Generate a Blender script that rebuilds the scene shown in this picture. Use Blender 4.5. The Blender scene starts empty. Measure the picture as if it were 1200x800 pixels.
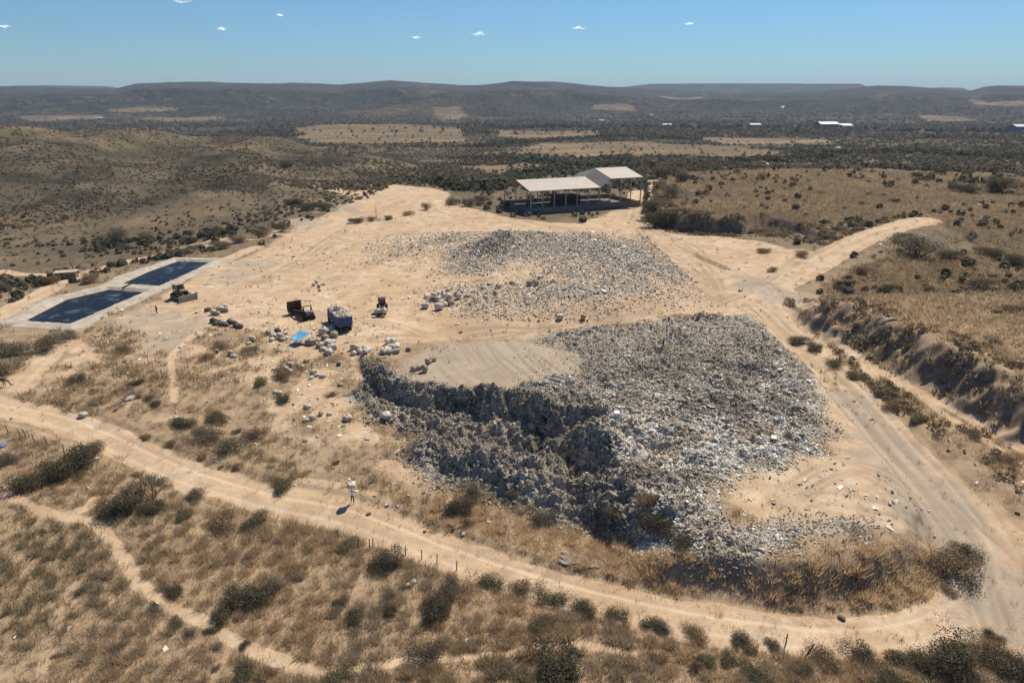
import bpy, bmesh, math, random
import numpy as np
from mathutils import Vector, Matrix

SC = bpy.context.scene
rad = math.radians
# ------------------------------------------------------------------ camera, sky, sun, exposure
CAM_H, PITCH, FPX = 38.0, rad(19.4), 800.0
cam_d = bpy.data.cameras.new('camera'); cam = bpy.data.objects.new('camera', cam_d)
SC.collection.objects.link(cam); SC.camera = cam
cam.location = (0, 0, CAM_H); cam.rotation_euler = (rad(90) - PITCH, 0, 0)
cam_d.sensor_width = 36; cam_d.lens = 24.0; cam_d.clip_start = 0.5; cam_d.clip_end = 60000

SUN_EL, SUN_AZ = rad(53), rad(33)          # azimuth measured from +Y towards +X
world = bpy.data.worlds.new("World"); SC.world = world; world.use_nodes = True
wn = world.node_tree; bg = wn.nodes['Background']
sky = wn.nodes.new('ShaderNodeTexSky'); sky.sky_type = 'NISHITA'; sky.sun_disc = False
sky.sun_elevation = SUN_EL; sky.sun_rotation = SUN_AZ; sky.altitude = 600
sky.air_density = 1.3; sky.dust_density = 0.0; sky.ozone_density = 3.0
tint = wn.nodes.new('ShaderNodeVectorMath'); tint.operation = 'MULTIPLY'; tint.inputs[1].default_value = (.52, .82, 1.13)
wn.links.new(sky.outputs[0], tint.inputs[0]); wn.links.new(tint.outputs[0], bg.inputs[0]); bg.inputs[1].default_value = 0.070
sd = bpy.data.lights.new('sun', 'SUN'); sd.energy = 4.9; sd.angle = rad(0.5); sd.color = (1.0, 0.92, 0.77)
so = bpy.data.objects.new('sun', sd); SC.collection.objects.link(so)
sdir = Vector((math.sin(SUN_AZ)*math.cos(SUN_EL), math.cos(SUN_AZ)*math.cos(SUN_EL), math.sin(SUN_EL)))
so.rotation_euler = sdir.to_track_quat('Z', 'Y').to_euler(); so.location = (0, 0, 300)
SC.view_settings.view_transform = 'Standard'; SC.view_settings.look = 'None'
SC.view_settings.exposure = 0.30; SC.view_settings.gamma = 1
SC.cycles.max_bounces = 4; SC.cycles.diffuse_bounces = 3; SC.cycles.glossy_bounces = 2
SC.cycles.transparent_max_bounces = 6; SC.cycles.volume_bounces = 0
SC.cycles.use_adaptive_sampling = True; SC.cycles.adaptive_threshold = 0.02

rng = np.random.default_rng(7); random.seed(7)
CP, SP = math.cos(PITCH), math.sin(PITCH)

# ------------------------------------------------------------------ numpy helpers
def ray(px, py):
    x = (np.asarray(px, float) - 600) / FPX; y = (400 - np.asarray(py, float)) / FPX
    return x, CP + y*SP, -SP + y*CP
def P(px, py, z=0.0):
    dx, dy, dz = ray(px, py); t = (z - CAM_H) / dz
    return dx*t, dy*t
def poly(pts, z=0.0): return np.array([P(a, b, z) for a, b in pts])
def sm(a, b, x):
    t = np.clip((x - a) / (b - a), 0, 1); return t*t*(3 - 2*t)
_perm = np.random.default_rng(3).permutation(4096)
_ang = np.random.default_rng(4).random(4096) * 2*np.pi
_gx, _gy = np.cos(_ang), np.sin(_ang)
def perlin(x, y, seed=0):
    x = x + seed*17.31; y = y - seed*9.77
    xi = np.floor(x).astype(np.int64); yi = np.floor(y).astype(np.int64)
    fx = x - xi; fy = y - yi
    u = fx*fx*fx*(fx*(fx*6-15)+10); v = fy*fy*fy*(fy*(fy*6-15)+10)
    def g(ix, iy, dx, dy):
        h = _perm[(_perm[(ix + seed*131) & 4095] + iy) & 4095]
        return _gx[h]*dx + _gy[h]*dy
    a = g(xi, yi, fx, fy); b = g(xi+1, yi, fx-1, fy)
    c = g(xi, yi+1, fx, fy-1); d = g(xi+1, yi+1, fx-1, fy-1)
    return (a + u*(b-a) + v*((c + u*(d-c)) - (a + u*(b-a)))) * 1.5
def fbm(x, y, s, octv=4, seed=0, gain=0.5):
    r = 0; a = 1; f = 1.0/s; n = 0
    for i in range(octv):
        r = r + a*perlin(x*f, y*f, seed+i); n += a; a *= gain; f *= 2.03
    return r / n
def ridged(x, y, s, octv=4, seed=0):
    r = 0; a = 1; f = 1.0/s; n = 0
    for i in range(octv):
        r = r + a*(1 - 2.2*np.abs(perlin(x*f, y*f, seed+i))); n += a; a *= 0.5; f *= 2.1
    return r / n
def dist_line(X, Y, pts, far=45.0):
    """distance to a line, place along it, side; beyond `far` metres from its box only a cap is given"""
    pts = np.asarray(pts)
    if far and X.ndim == 1 and len(X) > 64:
        a = pts.min(0)-far; b = pts.max(0)+far; m = (X > a[0]) & (X < b[0]) & (Y > a[1]) & (Y < b[1])
        d = np.full(X.shape, float(far)); par = np.zeros(X.shape); side = np.zeros(X.shape)
        if m.any(): d[m], par[m], side[m] = dist_line(X[m], Y[m], pts, 0)
        return d, par, side
    d = np.full(X.shape, 1e9); par = np.zeros(X.shape); side = np.zeros(X.shape); acc = 0
    for (x0, y0), (x1, y1) in zip(pts[:-1], pts[1:]):
        ex, ey = x1-x0, y1-y0; L = math.hypot(ex, ey) + 1e-9
        t = np.clip(((X-x0)*ex + (Y-y0)*ey) / L**2, 0, 1)
        q = np.hypot(X - x0 - t*ex, Y - y0 - t*ey); m = q < d
        d = np.where(m, q, d); par = np.where(m, acc + t*L, par)
        side = np.where(m, np.sign(ex*(Y-y0) - ey*(X-x0)), side); acc += L
    return d, par, side
def sdist(X, Y, pts, cap=45.0):
    """positive inside"""
    pts = np.asarray(pts)
    if cap and X.ndim == 1 and len(X) > 64:
        a = pts.min(0)-cap; b = pts.max(0)+cap; m = (X > a[0]) & (X < b[0]) & (Y > a[1]) & (Y < b[1])
        if not m.all():
            d = np.full(X.shape, -float(cap))
            if m.any(): d[m] = sdist(X[m], Y[m], pts, 0)
            return d
    d, _, _ = dist_line(X, Y, np.vstack([pts, pts[:1]]), 0)
    ins = np.zeros(X.shape, bool); n = len(pts); j = n-1
    for i in range(n):
        xi, yi = pts[i]; xj, yj = pts[j]
        c = ((yi > Y) != (yj > Y)) & (X < (xj-xi)*(Y-yi)/(yj-yi+1e-12) + xi)
        ins ^= c; j = i
    return np.where(ins, d, -d)
def smooth_line(pts, n=6):
    pts = np.asarray(pts, float); out = []
    q = np.vstack([2*pts[0]-pts[1], pts, 2*pts[-1]-pts[-2]])
    for i in range(1, len(q)-2):
        for k in range(n):
            t = k/n; a, b, c, d = q[i-1], q[i], q[i+1], q[i+2]
            out.append(0.5*((2*b) + (c-a)*t + (2*a-5*b+4*c-d)*t*t + (3*b-a-3*c+d)*t**3))
    out.append(pts[-1]); return np.array(out)

# ------------------------------------------------------------------ the lie of the land (metres)
def zat(px, py, R):                       # height seen at that picture row from R metres away
    x, y, z = ray(px, py); return CAM_H + R*z/math.hypot(x, y)
def az_of(px): x, y, _ = ray(px, 120); return math.atan2(x, y)
COLS = [  # (px, [(R, z) ...]) profile of the country per direction
 (-900, [(60,-3),(200,-6),(300,-10),(650,15),(1000,-20),(2500,-25)]),
 (-150, [(60,-3),(110,0),(165,0),(230,-8),(300,-10),(420,2),(660,22),(820,-5),(1100,-22),(2500,-25)]),
 (0,    [(60,-3),(110,0),(175,0),(235,-8),(300,-9),(420,zat(0,215,420)),(660,zat(0,146,660)),(820,-6),(1100,-22),(2500,-25)]),
 (140,  [(60,-3),(110,0),(190,0),(235,-7),(300,-9),(420,zat(140,215,420)),(640,zat(140,151,640)),(820,-8),(1100,-22),(2500,-25)]),
 (280,  [(60,-3),(110,0),(225,0),(290,-4),(350,-8),(430,zat(280,205,430)),(640,zat(280,160,640)),(820,-12),(1100,-22),(2500,-25)]),
 (318,  [(60,-3),(110,0),(385,0),(430,-5),(500,-7),(660,zat(318,163,660)),(830,-13),(1100,-22),(2500,-25)]),
 (400,  [(60,-3),(110,0),(360,0),(400,-4),(450,-7),(560,zat(400,175,560)),(700,-16),(1100,-21),(2500,-25)]),
 (520,  [(60,-3),(110,0),(300,0),(360,-3),(450,-9),(700,-17),(1100,-20),(2500,-25)]),
 (700,  [(60,-3),(110,0),(300,0),(380,-3),(500,-8),(700,-15),(1100,-20),(2500,-25)]),
 (850,  [(60,-3),(110,0),(300,0),(420,-1),(560,-8),(800,-14),(1200,-20),(2500,-25)]),
 (1000, [(60,-3),(110,0),(300,0),(430,0),(600,-8),(900,-14),(1400,-20),(2500,-25)]),
 (1200, [(60,-3),(110,0),(300,0),(430,0),(700,-8),(1100,-14),(1600,-20),(2500,-25)]),
 (1400, [(60,-3),(110,0),(300,0),(430,0),(700,-8),(1100,-14),(1600,-20),(2500,-25)]),
 (2300, [(60,-3),(110,0),(300,2),(430,2),(700,-8),(1100,-14),(1600,-20),(2500,-25)]),
]
RK = np.geomspace(20, 2600, 240)
def _colz(c):
    r = np.log([a for a, b in c]); z = np.array([b for a, b in c], float)
    v = np.interp(np.log(RK), r, z); k = np.exp(-np.linspace(-2, 2, 9)**2); k /= k.sum()
    return np.convolve(np.pad(v, 4, 'edge'), k, 'valid')
CAZ = np.array([az_of(c[0]) for c in COLS]); CZ = np.array([_colz(c[1]) for c in COLS])
def country(X, Y):
    R = np.hypot(X, Y); A = np.clip(np.arctan2(X, np.maximum(Y, 0.01*R)), CAZ[0], CAZ[-1]-1e-6)
    A = np.where(Y < 0, np.sign(X)*CAZ[-1]*0.999, A); A = np.clip(A, CAZ[0], CAZ[-1]-1e-6)
    i = np.clip(np.searchsorted(CAZ, A, 'right')-1, 0, len(CAZ)-2)
    t = (A - CAZ[i]) / (CAZ[i+1]-CAZ[i]); t = t*t*(3-2*t)
    u = np.clip(np.log(np.maximum(R, 20)/20)/math.log(2600/20)*239, 0, 238.999); j = u.astype(int); f = u-j
    a = CZ[i, j]*(1-f) + CZ[i, j+1]*f; b = CZ[i+1, j]*(1-f) + CZ[i+1, j+1]*f
    return a*(1-t) + b*t
SKY = [(-900,100),(-300,99),(0,103),(100,103),(140,103),(165,97),(200,95.5),(250,95),(300,97.5),(345,98.5),(400,101),(430,98),(460,95),(490,97),
       (540,101),(565,99),(600,95.5),(640,97),(690,101),(740,104),(800,108),(900,108),(960,107),(1000,105),(1025,102.5),(1060,101),(1100,104),(1130,108),(1150,103),
       (1200,102),(1500,99),(2300,100)]
FAR = [(-900,104),(0,104),(20,101),(60,100.5),(130,101.5),(150,105),(500,105),(700,106),(745,100.5),(760,98.5),(850,98),(930,98.5),(1005,98.5),(1015,103),(1040,106),(1100,103),(1125,103.5),(1135,107),(1200,107),(2300,104)]
def skyline(tab, A, R, z0=0):
    px = np.array([t[0] for t in tab]); a = np.array([az_of(p) for p in px])
    z = np.array([zat(p, y, 1.0) - CAM_H for p, y in tab])        # tan elevation
    return CAM_H + R*np.interp(A, a, z)
def hills(X, Y):
    R = np.hypot(X, Y); A = np.where(Y > 0, np.arctan2(X, np.maximum(Y, 1)), np.sign(X)*1.55)
    wx = X + 160*fbm(X, Y, 900, 2, 71); wy = Y + 160*fbm(X, Y, 900, 2, 77)
    rn = ridged(wx, wy, 1000, 5, 31)
    top = skyline(SKY, A, 6000)
    s = np.clip((R - 3300)/2700, 0, 1)
    prof = np.where(R < 6000, s**1.25, np.clip(1 - (R-6000)/1800, 0, 1)**1.2)
    h = -25 + (top + 31)*prof
    h = h + rn*(165*np.sin(np.pi*np.clip((R-3100)/2900, 0, 1))**0.8 * (R < 6100)) + 7*fbm(X, Y, 260, 3, 5)*sm(3000, 4200, R)
    # nearer spurs in front of the main range
    for (px, py, RR, rr, k) in [(862,104,4300,620,1.7),(520,124,3300,430,1.0),(590,112,4200,700,1.2),(360,112,4400,800,1.2),(700,120,4000,500,1.0),
                             (190,116,4400,900,1.3),(1075,116,4300,800,1.2),(60,118,4600,900,1.3),(300,123,3900,420,1.2),(760,118,4200,550,1.1),(440,122,3900,420,1.1),(930,124,3900,500,1.1),(1160,121,4700,900,1.0)]:
        x, y, z = ray(px, py); q = RR/math.hypot(x, y); cx, cy = x*q, y*q; H = CAM_H + z*q + 25
        d = np.hypot(X-cx, (Y-cy)*0.8)/rr
        h = np.maximum(h, -25 + (H*1.0)*np.exp(-d**2/0.55)**(1/k) + 85*rn*np.exp(-d**2))
    lim = skyline(SKY, A, R) - 34*sm(5600, 4900, R) + (R/6000)*(5*fbm(X, Y, 350, 2, 99) + 22*(ridged(X, Y, 1400, 3, 98)-.35))
    over = np.maximum(h - lim + 12, 0); h = np.where(R < 6600, np.where(h > lim - 12, lim - 12 + 12*(1-np.exp(-over/12)), h), h)
    mesa = skyline(FAR, A, 9300)
    m = sm(8200, 9200, R + 260*fbm(X, Y, 700, 3, 9))*sm(12500, 11000, R)
    h = np.where(R > 6500, np.maximum(h, -25 + (mesa+25)*m), h)
    return h
# outlines of the works, read off at ground level
LIP = [(452,433),(467,443),(510,450),(543,455),(600,460),(633,470),(683,478),(717,484),(752,498),(744,535),(732,575),(760,608),(795,645),(850,655),(910,650),
       (965,636),(1045,620),(1050,560),(1000,470),(930,400),(880,372),(800,375),(700,385),(600,392),(480,400),(440,412),(440,425)]
UPPER = poly(LIP, 0.6)
TRASH = poly([(412,455),(432,425),(470,440),(520,452),(600,462),(600,425),(640,395),(700,388),(760,380),(840,372),(880,375),(905,400),(935,430),(955,460),(968,500),(950,530),
              (900,545),(850,560),(820,590),(850,620),(900,640),(870,646),(820,640),(775,626),(735,600),(700,590),(640,578),(590,560),(520,545),(480,520),(490,490),(440,480)], 0)
TRASH_B = poly([(905,648),(870,655),(840,640),(870,610),(930,600),(1000,600),(1045,612),(1040,622),(970,640)], 0)
TRASH2 = poly([(440,295),(520,278),(600,275),(660,278),(730,290),(770,305),(785,330),(760,350),(700,358),(640,350),(610,330),(560,330),(520,320),(560,300),(480,300)], 0)
GREY = poly([(470,420),(500,405),(560,402),(640,402),(672,412),(685,440),(640,442),(610,452),(560,455),(500,452),(458,440)], 0.6)
CLIFF2 = smooth_line(poly([(915,318),(945,331),(965,342),(1000,357),(1060,382),(1130,410),(1200,442),(1330,498),(1600,610)], 5.2), 4)
ROAD_R = smooth_line(poly([(870,362),(905,338),(950,312),(1000,285),(1045,268),(1085,258),(1150,250)], 2), 4)
CLIFF1 = poly([(762,210),(764,235),(776,248),(812,253),(850,257),(895,262),(925,264),(955,272),(985,276),(1003,268),(1040,255),(1085,246),(1300,225),(1900,200),(1500,192),(1100,196),(900,197),(800,200)], 4.5)
GULLY = poly([(868,268),(890,262),(925,274),(955,285),(935,292),(900,288)], 1.5)
def pond_poly(p): return poly(p, 0)
POND_A = [(31,374),(78,350),(126,338.5),(167,341),(125,359),(81,377.5)]
POND_B = [(144,331),(175,317),(208,305.3),(244,306.4),(214,321),(184,334)]
NEAR_ROAD = smooth_line(poly([(-120,470),(0,492),(70,503),(130,525),(200,553),(300,580),(400,598),(470,618),(560,650),(650,678),(750,704),(850,722),(950,733),
              (1050,730),(1120,708),(1155,676),(1150,640),(1115,585),(1060,530),(1010,480),(960,430),(925,395),(905,370),(890,352)], -2.2), 5)
HOLLOWS = [(765,622,3.2,-2.2),(720,600,2.2,-1.2),(690,545,3.5,-1.6),(640,540,3.0,1.5),(560,540,3.0,1.3),(600,520,2.5,-1.3),(800,600,3.0,1.2),(705,520,2.6,1.2),(520,510,2.5,1.0),(850,610,4,.8),(660,575,2.2,1.0),(760,530,3.2,-1.3),(830,560,3.5,.8),(790,560,2.5,-1.0)]
_DOZ = [POND_A, POND_B]
SPUR = np.array([P(100,272), P(180,246), P(250,228)])
def land(X, Y, fine=True):
    X = np.asarray(X, float); Y = np.asarray(Y, float); shp = X.shape; X = X.ravel(); Y = Y.ravel()
    R = np.hypot(X, Y); z = country(X, Y)
    far = R > 2300
    if far.any():
        hh = hills(X[far], Y[far]); t = sm(2300, 3200, R[far])
        z[far] = z[far]*(1-t) + hh*t
    z += 3.2*fbm(X, Y, 190, 3, 11)*sm(260, 600, R)*sm(4000, 2500, R)
    # gullies on the left hillside
    hs = sm(-60, -190, X - 0.0*Y)*sm(300, 360, R)*sm(1000, 700, R)
    z += hs*(-5.5 + 11*ridged(X + 35*fbm(X, Y, 120, 2, 41), Y*0.5, 150, 3, 21) + 5*fbm(X, Y, 110, 3, 22))
    sp_d, sp_p, _ = dist_line(X, Y, SPUR, 120); z += 7.5*np.exp(-(sp_d/30)**2)*sm(0, 60, sp_p)*(1+.3*fbm(X, Y, 25, 3, 23))*(R < 700)
    n = R < 520
    if n.any():
        x, y = X[n], Y[n]; q = z[n]; r = R[n]
        wob = fbm(x, y, 7, 3, 51)
        q += 0.5*fbm(x, y, 25, 3, 12) + 0.09*fbm(x, y, 6, 3, 13)
        # hillside foot on the left of the near road
        # right hand ramp and benches
        dr, par, _ = dist_line(x, y, ROAD_R)
        s1 = sdist(x, y, CLIFF1)
        h1 = 4.8*sm(-2.6, 0.5, s1 + 3.6*fbm(x, y, 9, 3, 61) + 1.2*np.abs(perlin(x/4.6, y/5.5, 261)) + .3*perlin(x/1.2, y/1.5, 262))*sm(520, 400, r)
        g1 = sdist(x, y, GULLY); h1 = h1*(1 - 0.85*sm(-1.5, 2.0, g1 + 1.5*wob))
        dc, pc, sc = dist_line(x, y, CLIFF2, 0)
        sdc = np.where(sc > 0, dc, -dc)
        ero = 1.9*fbm(x, y, 11, 3, 62) + 1.0*fbm(x, y, 3.5, 2, 63) + 1.0*np.abs(perlin(pc/4.1 + .3*wob, dc*.09, 163)) + .9*perlin(pc/1.6, dc*.35, 164)
        h2 = 5.2*sm(-6.4, 0.4, sdc + ero)*sm(0, 26, pc)
        rampz = np.interp(par, [0, 18, 60, 105, 150], [0, 0.4, 2.4, 4.3, 5.0])
        up = np.maximum(np.maximum(h1, h2*(y < 330)), (rampz - 0.3)*sm(46, 7, dr)*sm(-1, 10, par)*(sdc + 20 > 0))
        zz = q + up
        t = sm(11, 3.5, dr)*sm(-1, 6, par)
        q = zz*(1-t) + (rampz + 0.15*wob)*t
        # refuse bench, its broken edge, and the lower fill
        su = sdist(x, y, UPPER)
        q0 = q.copy()
        w = 2.9 + np.maximum(6.0*sm(17, 27, x)*sm(54, 60, y), 2.2*sm(57, 54, y)) + 8.0*sm(80, 74, y)*sm(57, 63, y)*sm(4, 10, x)
        bl = 2.6*fbm(x, y, 8, 3, 64) + 1.0*np.abs(perlin(x/2.6, y/2.6, 65)) + .4*perlin(x/1.1, y/1.1, 165)
        upz = 0.7 + 0.35*fbm(x, y, 14, 2, 66) - 0.035*np.maximum(85-y, 0)
        t = sm(-w, 0.2, su + bl*sm(14, 4, np.abs(su))*(1-.6*sm(58, 54, y)))
        low = np.minimum(q, -1.9 - 1.3*sm(-22, -2, su)*sm(28, 18, x))
        nearmix = sm(-26, -10, su)*sm(22, 14, x)*sm(-24, -10, x)
        low = low + sm(-1, -5, su)*sm(-3, 4, sdist(x, y, TRASH))*(1.9*fbm(x, y, 8, 3, 161) + 1.4*np.abs(fbm(x, y, 4, 2, 162)))
        base = q*(1-nearmix) + low*nearmix
        q = base*(1-t) + upz*t
        for (px_, py_, rr_, hh_) in HOLLOWS:
            hx, hy = P(px_, py_, -1); d = np.hypot(x-hx, (y-hy))/rr_; q = q + hh_*np.exp(-d**2)*(1+.5*wob)
        st = sdist(x, y, TRASH); gr = sdist(x, y, GREY)
        tm = sm(-1, 2, st)*(1 - sm(-1.5, 1, gr))
        q += tm*(1 + .8*sm(1.5, -1, su))*(1.5*ridged(x + .6*y, y, 7.5, 3, 67)*.55 + .45*np.abs(perlin(x/1.5, y/1.5, 68)) + .25*perlin(x/.7, y/.7, 168) - 0.1)
        s2 = sdist(x, y, TRASH2)
        q += sm(-4, 8, s2)*(0.9 + 1.2*np.abs(fbm(x, y, 6, 3, 69)))*0.9
        # dark heap on the far field
        for (px, py, hr, hh) in [(578,297,7,3.8),(596,290,6,3.2),(616,284,6,1.8),(556,312,4,1.0),(640,283,7,1.2),(690,290,8,1.0)]:
            hx, hy = P(px, py); d = np.hypot(x-hx, (y-hy)*0.8)/hr
            q += hh*np.exp(-d**2*1.6)*(0.8+0.5*wob)
        dn, pn, _ = dist_line(x, y, NEAR_ROAD)
        t = sm(6.2, 3.4, dn); q = q*(1-t) + (q0 - .12*wob)*t; t = sm(3.6, 2.8, dn)*.75
        # verge: road cut slightly into the slope
        q = q - 0.30*t - 0.06*np.exp(-((dn-1.1)/0.3)**2)*t
        for pp in _DOZ:
            sp = sdist(x, y, pond_poly(pp))
            t = sm(-3.6, -2.6, sp); q = q*(1-t) + 0.0*t
            q = q - 2.2*sm(-1.6, 0.6, sp)
        z[n] = q
    return z.reshape(shp)
def at(px, py, lift=0.0):
    dx, dy, dz = (float(v) for v in ray(px, py))
    t = np.geomspace(20, 9000, 700); g = land(dx*t, dy*t) - (CAM_H + dz*t)
    k = int(np.argmax(g > 0)) if (g > 0).any() else len(t)-1
    a, b = t[max(k-1, 0)], t[k]; tt = np.linspace(a, b, 24); g = land(dx*tt, dy*tt) - (CAM_H + dz*tt)
    m = int(np.argmax(g > 0)) if (g > 0).any() else 23
    return Vector((dx*tt[m], dy*tt[m], CAM_H + dz*tt[m] + lift))
def wpts(pts): return np.array([at(a, b)[:2] for a, b in pts])
def gz(x, y): return float(land(np.array([x]), np.array([y]))[0])

# ------------------------------------------------------------------ ground cover fields
ROADS = []      # (world polyline, half width, strength)
def road(pts, hw, st=1.0, n=5): ROADS.append((smooth_line(wpts(pts), n), hw, st))
ROADS.append((NEAR_ROAD, 2.25, 1.0))
road([(868,364),(905,338),(950,312),(1000,285),(1045,268),(1085,258)], 4.2)
road([(740,262),(748,240),(752,225),(765,213)], 5.0)
road([(20,455),(60,412),(100,375),(150,352),(230,318),(300,290)], 2.0, .85)
road([(0,372),(60,338),(140,308),(215,290),(290,280),(330,270)], 2.6, .8)
road([(0,318),(60,322),(130,312),(200,297),(260,285),(300,278)], 2.2, .75)
road([(905,193),(893,190),(905,184),(930,179)], 4.5, .95)
road([(0,575),(30,590),(70,605),(108,612),(140,645),(165,685),(200,710),(240,728),(275,752),(330,775),(380,790)], 0.5, .9)
road([(70,605),(100,596),(112,585)], 0.5, .8)
road([(380,790),(430,782),(500,773),(570,768),(630,758),(690,757),(740,765)], 0.38, .8)
road([(85,685),(60,740),(50,790)], 0.5, .5)
road([(205,470),(203,440),(200,420),(212,405),(235,388)], 0.42, .75)
road([(460,455),(430,560)], 0.0, 0)
road([(925,338),(935,355),(960,380),(985,403),(1010,422),(1045,445),(1080,462),(1120,480),(1160,500),(1210,525)], 0.9, 1.0)
road([(1010,430),(1030,445),(1018,437),(1045,436),(1085,470),(1130,500),(1200,545)], 0.5, .7)
road([(300,590),(360,570),(420,580),(460,600)], 1.2, .6)
road([(640,600),(660,640),(670,652)], 0.0, 0)
road([(755,560),(720,600),(735,630),(748,645)], 0.9, .8)
BARE = [poly(p) for p in [
  [(322,212),(345,210),(400,222),(450,212),(500,215),(525,222),(528,240),(560,246),(600,256),(680,262),(745,240),(760,262),(790,273),(850,281),(890,291),(925,301),(955,306),
   (930,320),(885,350),(930,398),(1005,470),(1065,535),(1100,570),(1090,610),(1050,625),(1000,605),(975,560),(960,500),(930,440),(880,385),(700,390),(560,402),(480,408),(440,425),(410,425),
   (375,400),(300,388),(240,384),(200,392),(150,386),(130,372),(180,352),(250,312),(300,300),(335,270),(395,245),(420,232),(370,222)],
  [(1000,470),(1090,560),(1140,620),(1165,680),(1200,720),(1300,790),(1300,690),(1200,605),(1130,548),(1075,510),(1020,471),(975,431),(935,389),(905,350),(880,352),(900,385),(940,425)],
  [(800,560),(850,545),(930,520),(975,530),(1060,560),(1060,620),(960,625),(880,615),(850,590)],
  [(400,418),(440,428),(432,440),(410,440)],
]]
FIELDS = [wpts(p) for p in [
  [(345,150),(400,146),(480,146),(540,150),(545,166),(470,168),(380,168),(350,162)],
  [(560,152),(700,153),(705,158),(640,166),(590,160)],
  [(600,180),(640,168),(720,166),(850,172),(930,178),(870,186),(760,184),(700,186),(640,183)],
  [(540,195),(600,192),(660,192),(650,200),(560,206)],
  [(800,161),(880,162),(980,164),(970,170),(860,170)]]]
FARF = [wpts(p) for p in [[(30,137),(80,135),(122,134),(120,140),(40,142)],[(160,138),(260,136),(262,141),(175,143)],[(122,128),(210,126),(205,130),(130,132)],
  [(1078,135),(1130,137),(1135,141),(1085,142)],[(1140,116),(1210,117),(1210,124),(1135,122)],[(505,126),(540,124),(550,138),(520,142)],[(600,110),(612,110),(610,116)],
  [(690,122),(740,124),(745,130),(690,128)],[(770,112),(830,111),(800,118)]]]
GRASSY = [wpts(p) for p in [   # tall dry grass
  [(515,560),(560,540),(640,585),(700,600),(740,640),(850,665),(920,652),(1000,635),(1090,635),(1150,650),(1155,680),(1110,700),(1000,712),(900,708),(780,690),(650,660),(560,630),(500,600)],
  [(765,200),(900,195),(1210,195),(1300,240),(1210,330),(1100,262),(1000,255),(960,270),(860,258),(790,252),(770,235)],
  [(960,335),(1060,290),(1210,300),(1210,440),(1100,395),(1000,355)],
  [(918,352),(950,395),(1000,446),(1100,512),(1210,575),(1300,640),(1300,560),(1210,528),(1100,470),(1040,430),(990,385),(950,350)],
  [(725,560),(760,540),(790,570),(800,610),(770,640),(735,610)],
  [(0,500),(140,555),(400,615),(640,690),(900,748),(1210,735),(1210,810),(0,810)]]]
TRACKS = []
for p in [[(560,400),(700,378),(800,360),(860,348),(930,315)],[(480,412),(600,392),(740,368),(850,345),(960,300)],[(300,330),(380,300),(470,272),(560,255),(640,262),(720,285),(790,310),(850,345)],
  [(745,240),(748,265),(775,290),(815,310),(835,335),(840,355)],[(752,238),(760,262),(795,285),(825,310),(845,340)],[(440,395),(560,372),(660,368),(780,350),(830,330)],
  [(390,330),(450,300),(540,285),(700,280)],[(330,215),(380,232),(440,255),(480,262)],[(260,340),(330,315),(400,270),(470,235)],[(430,375),(520,380),(640,372)],
  [(1180,690),(1130,600),(1060,535),(1000,475),(930,400),(880,355)],[(1200,640),(1100,555),(1020,480),(950,410),(890,355)],[(860,625),(930,570),(990,545),(1060,575),(1100,640)],
  [(880,600),(960,580),(1040,590)],[(560,402),(575,425),(600,450)],[(540,402),(560,430),(575,452)],[(600,402),(625,430),(640,442)],[(510,405),(520,430),(540,450)],[(650,402),(668,425),(680,438)]]:
    TRACKS.append(smooth_line(poly(p, 0.3), 5))
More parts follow.
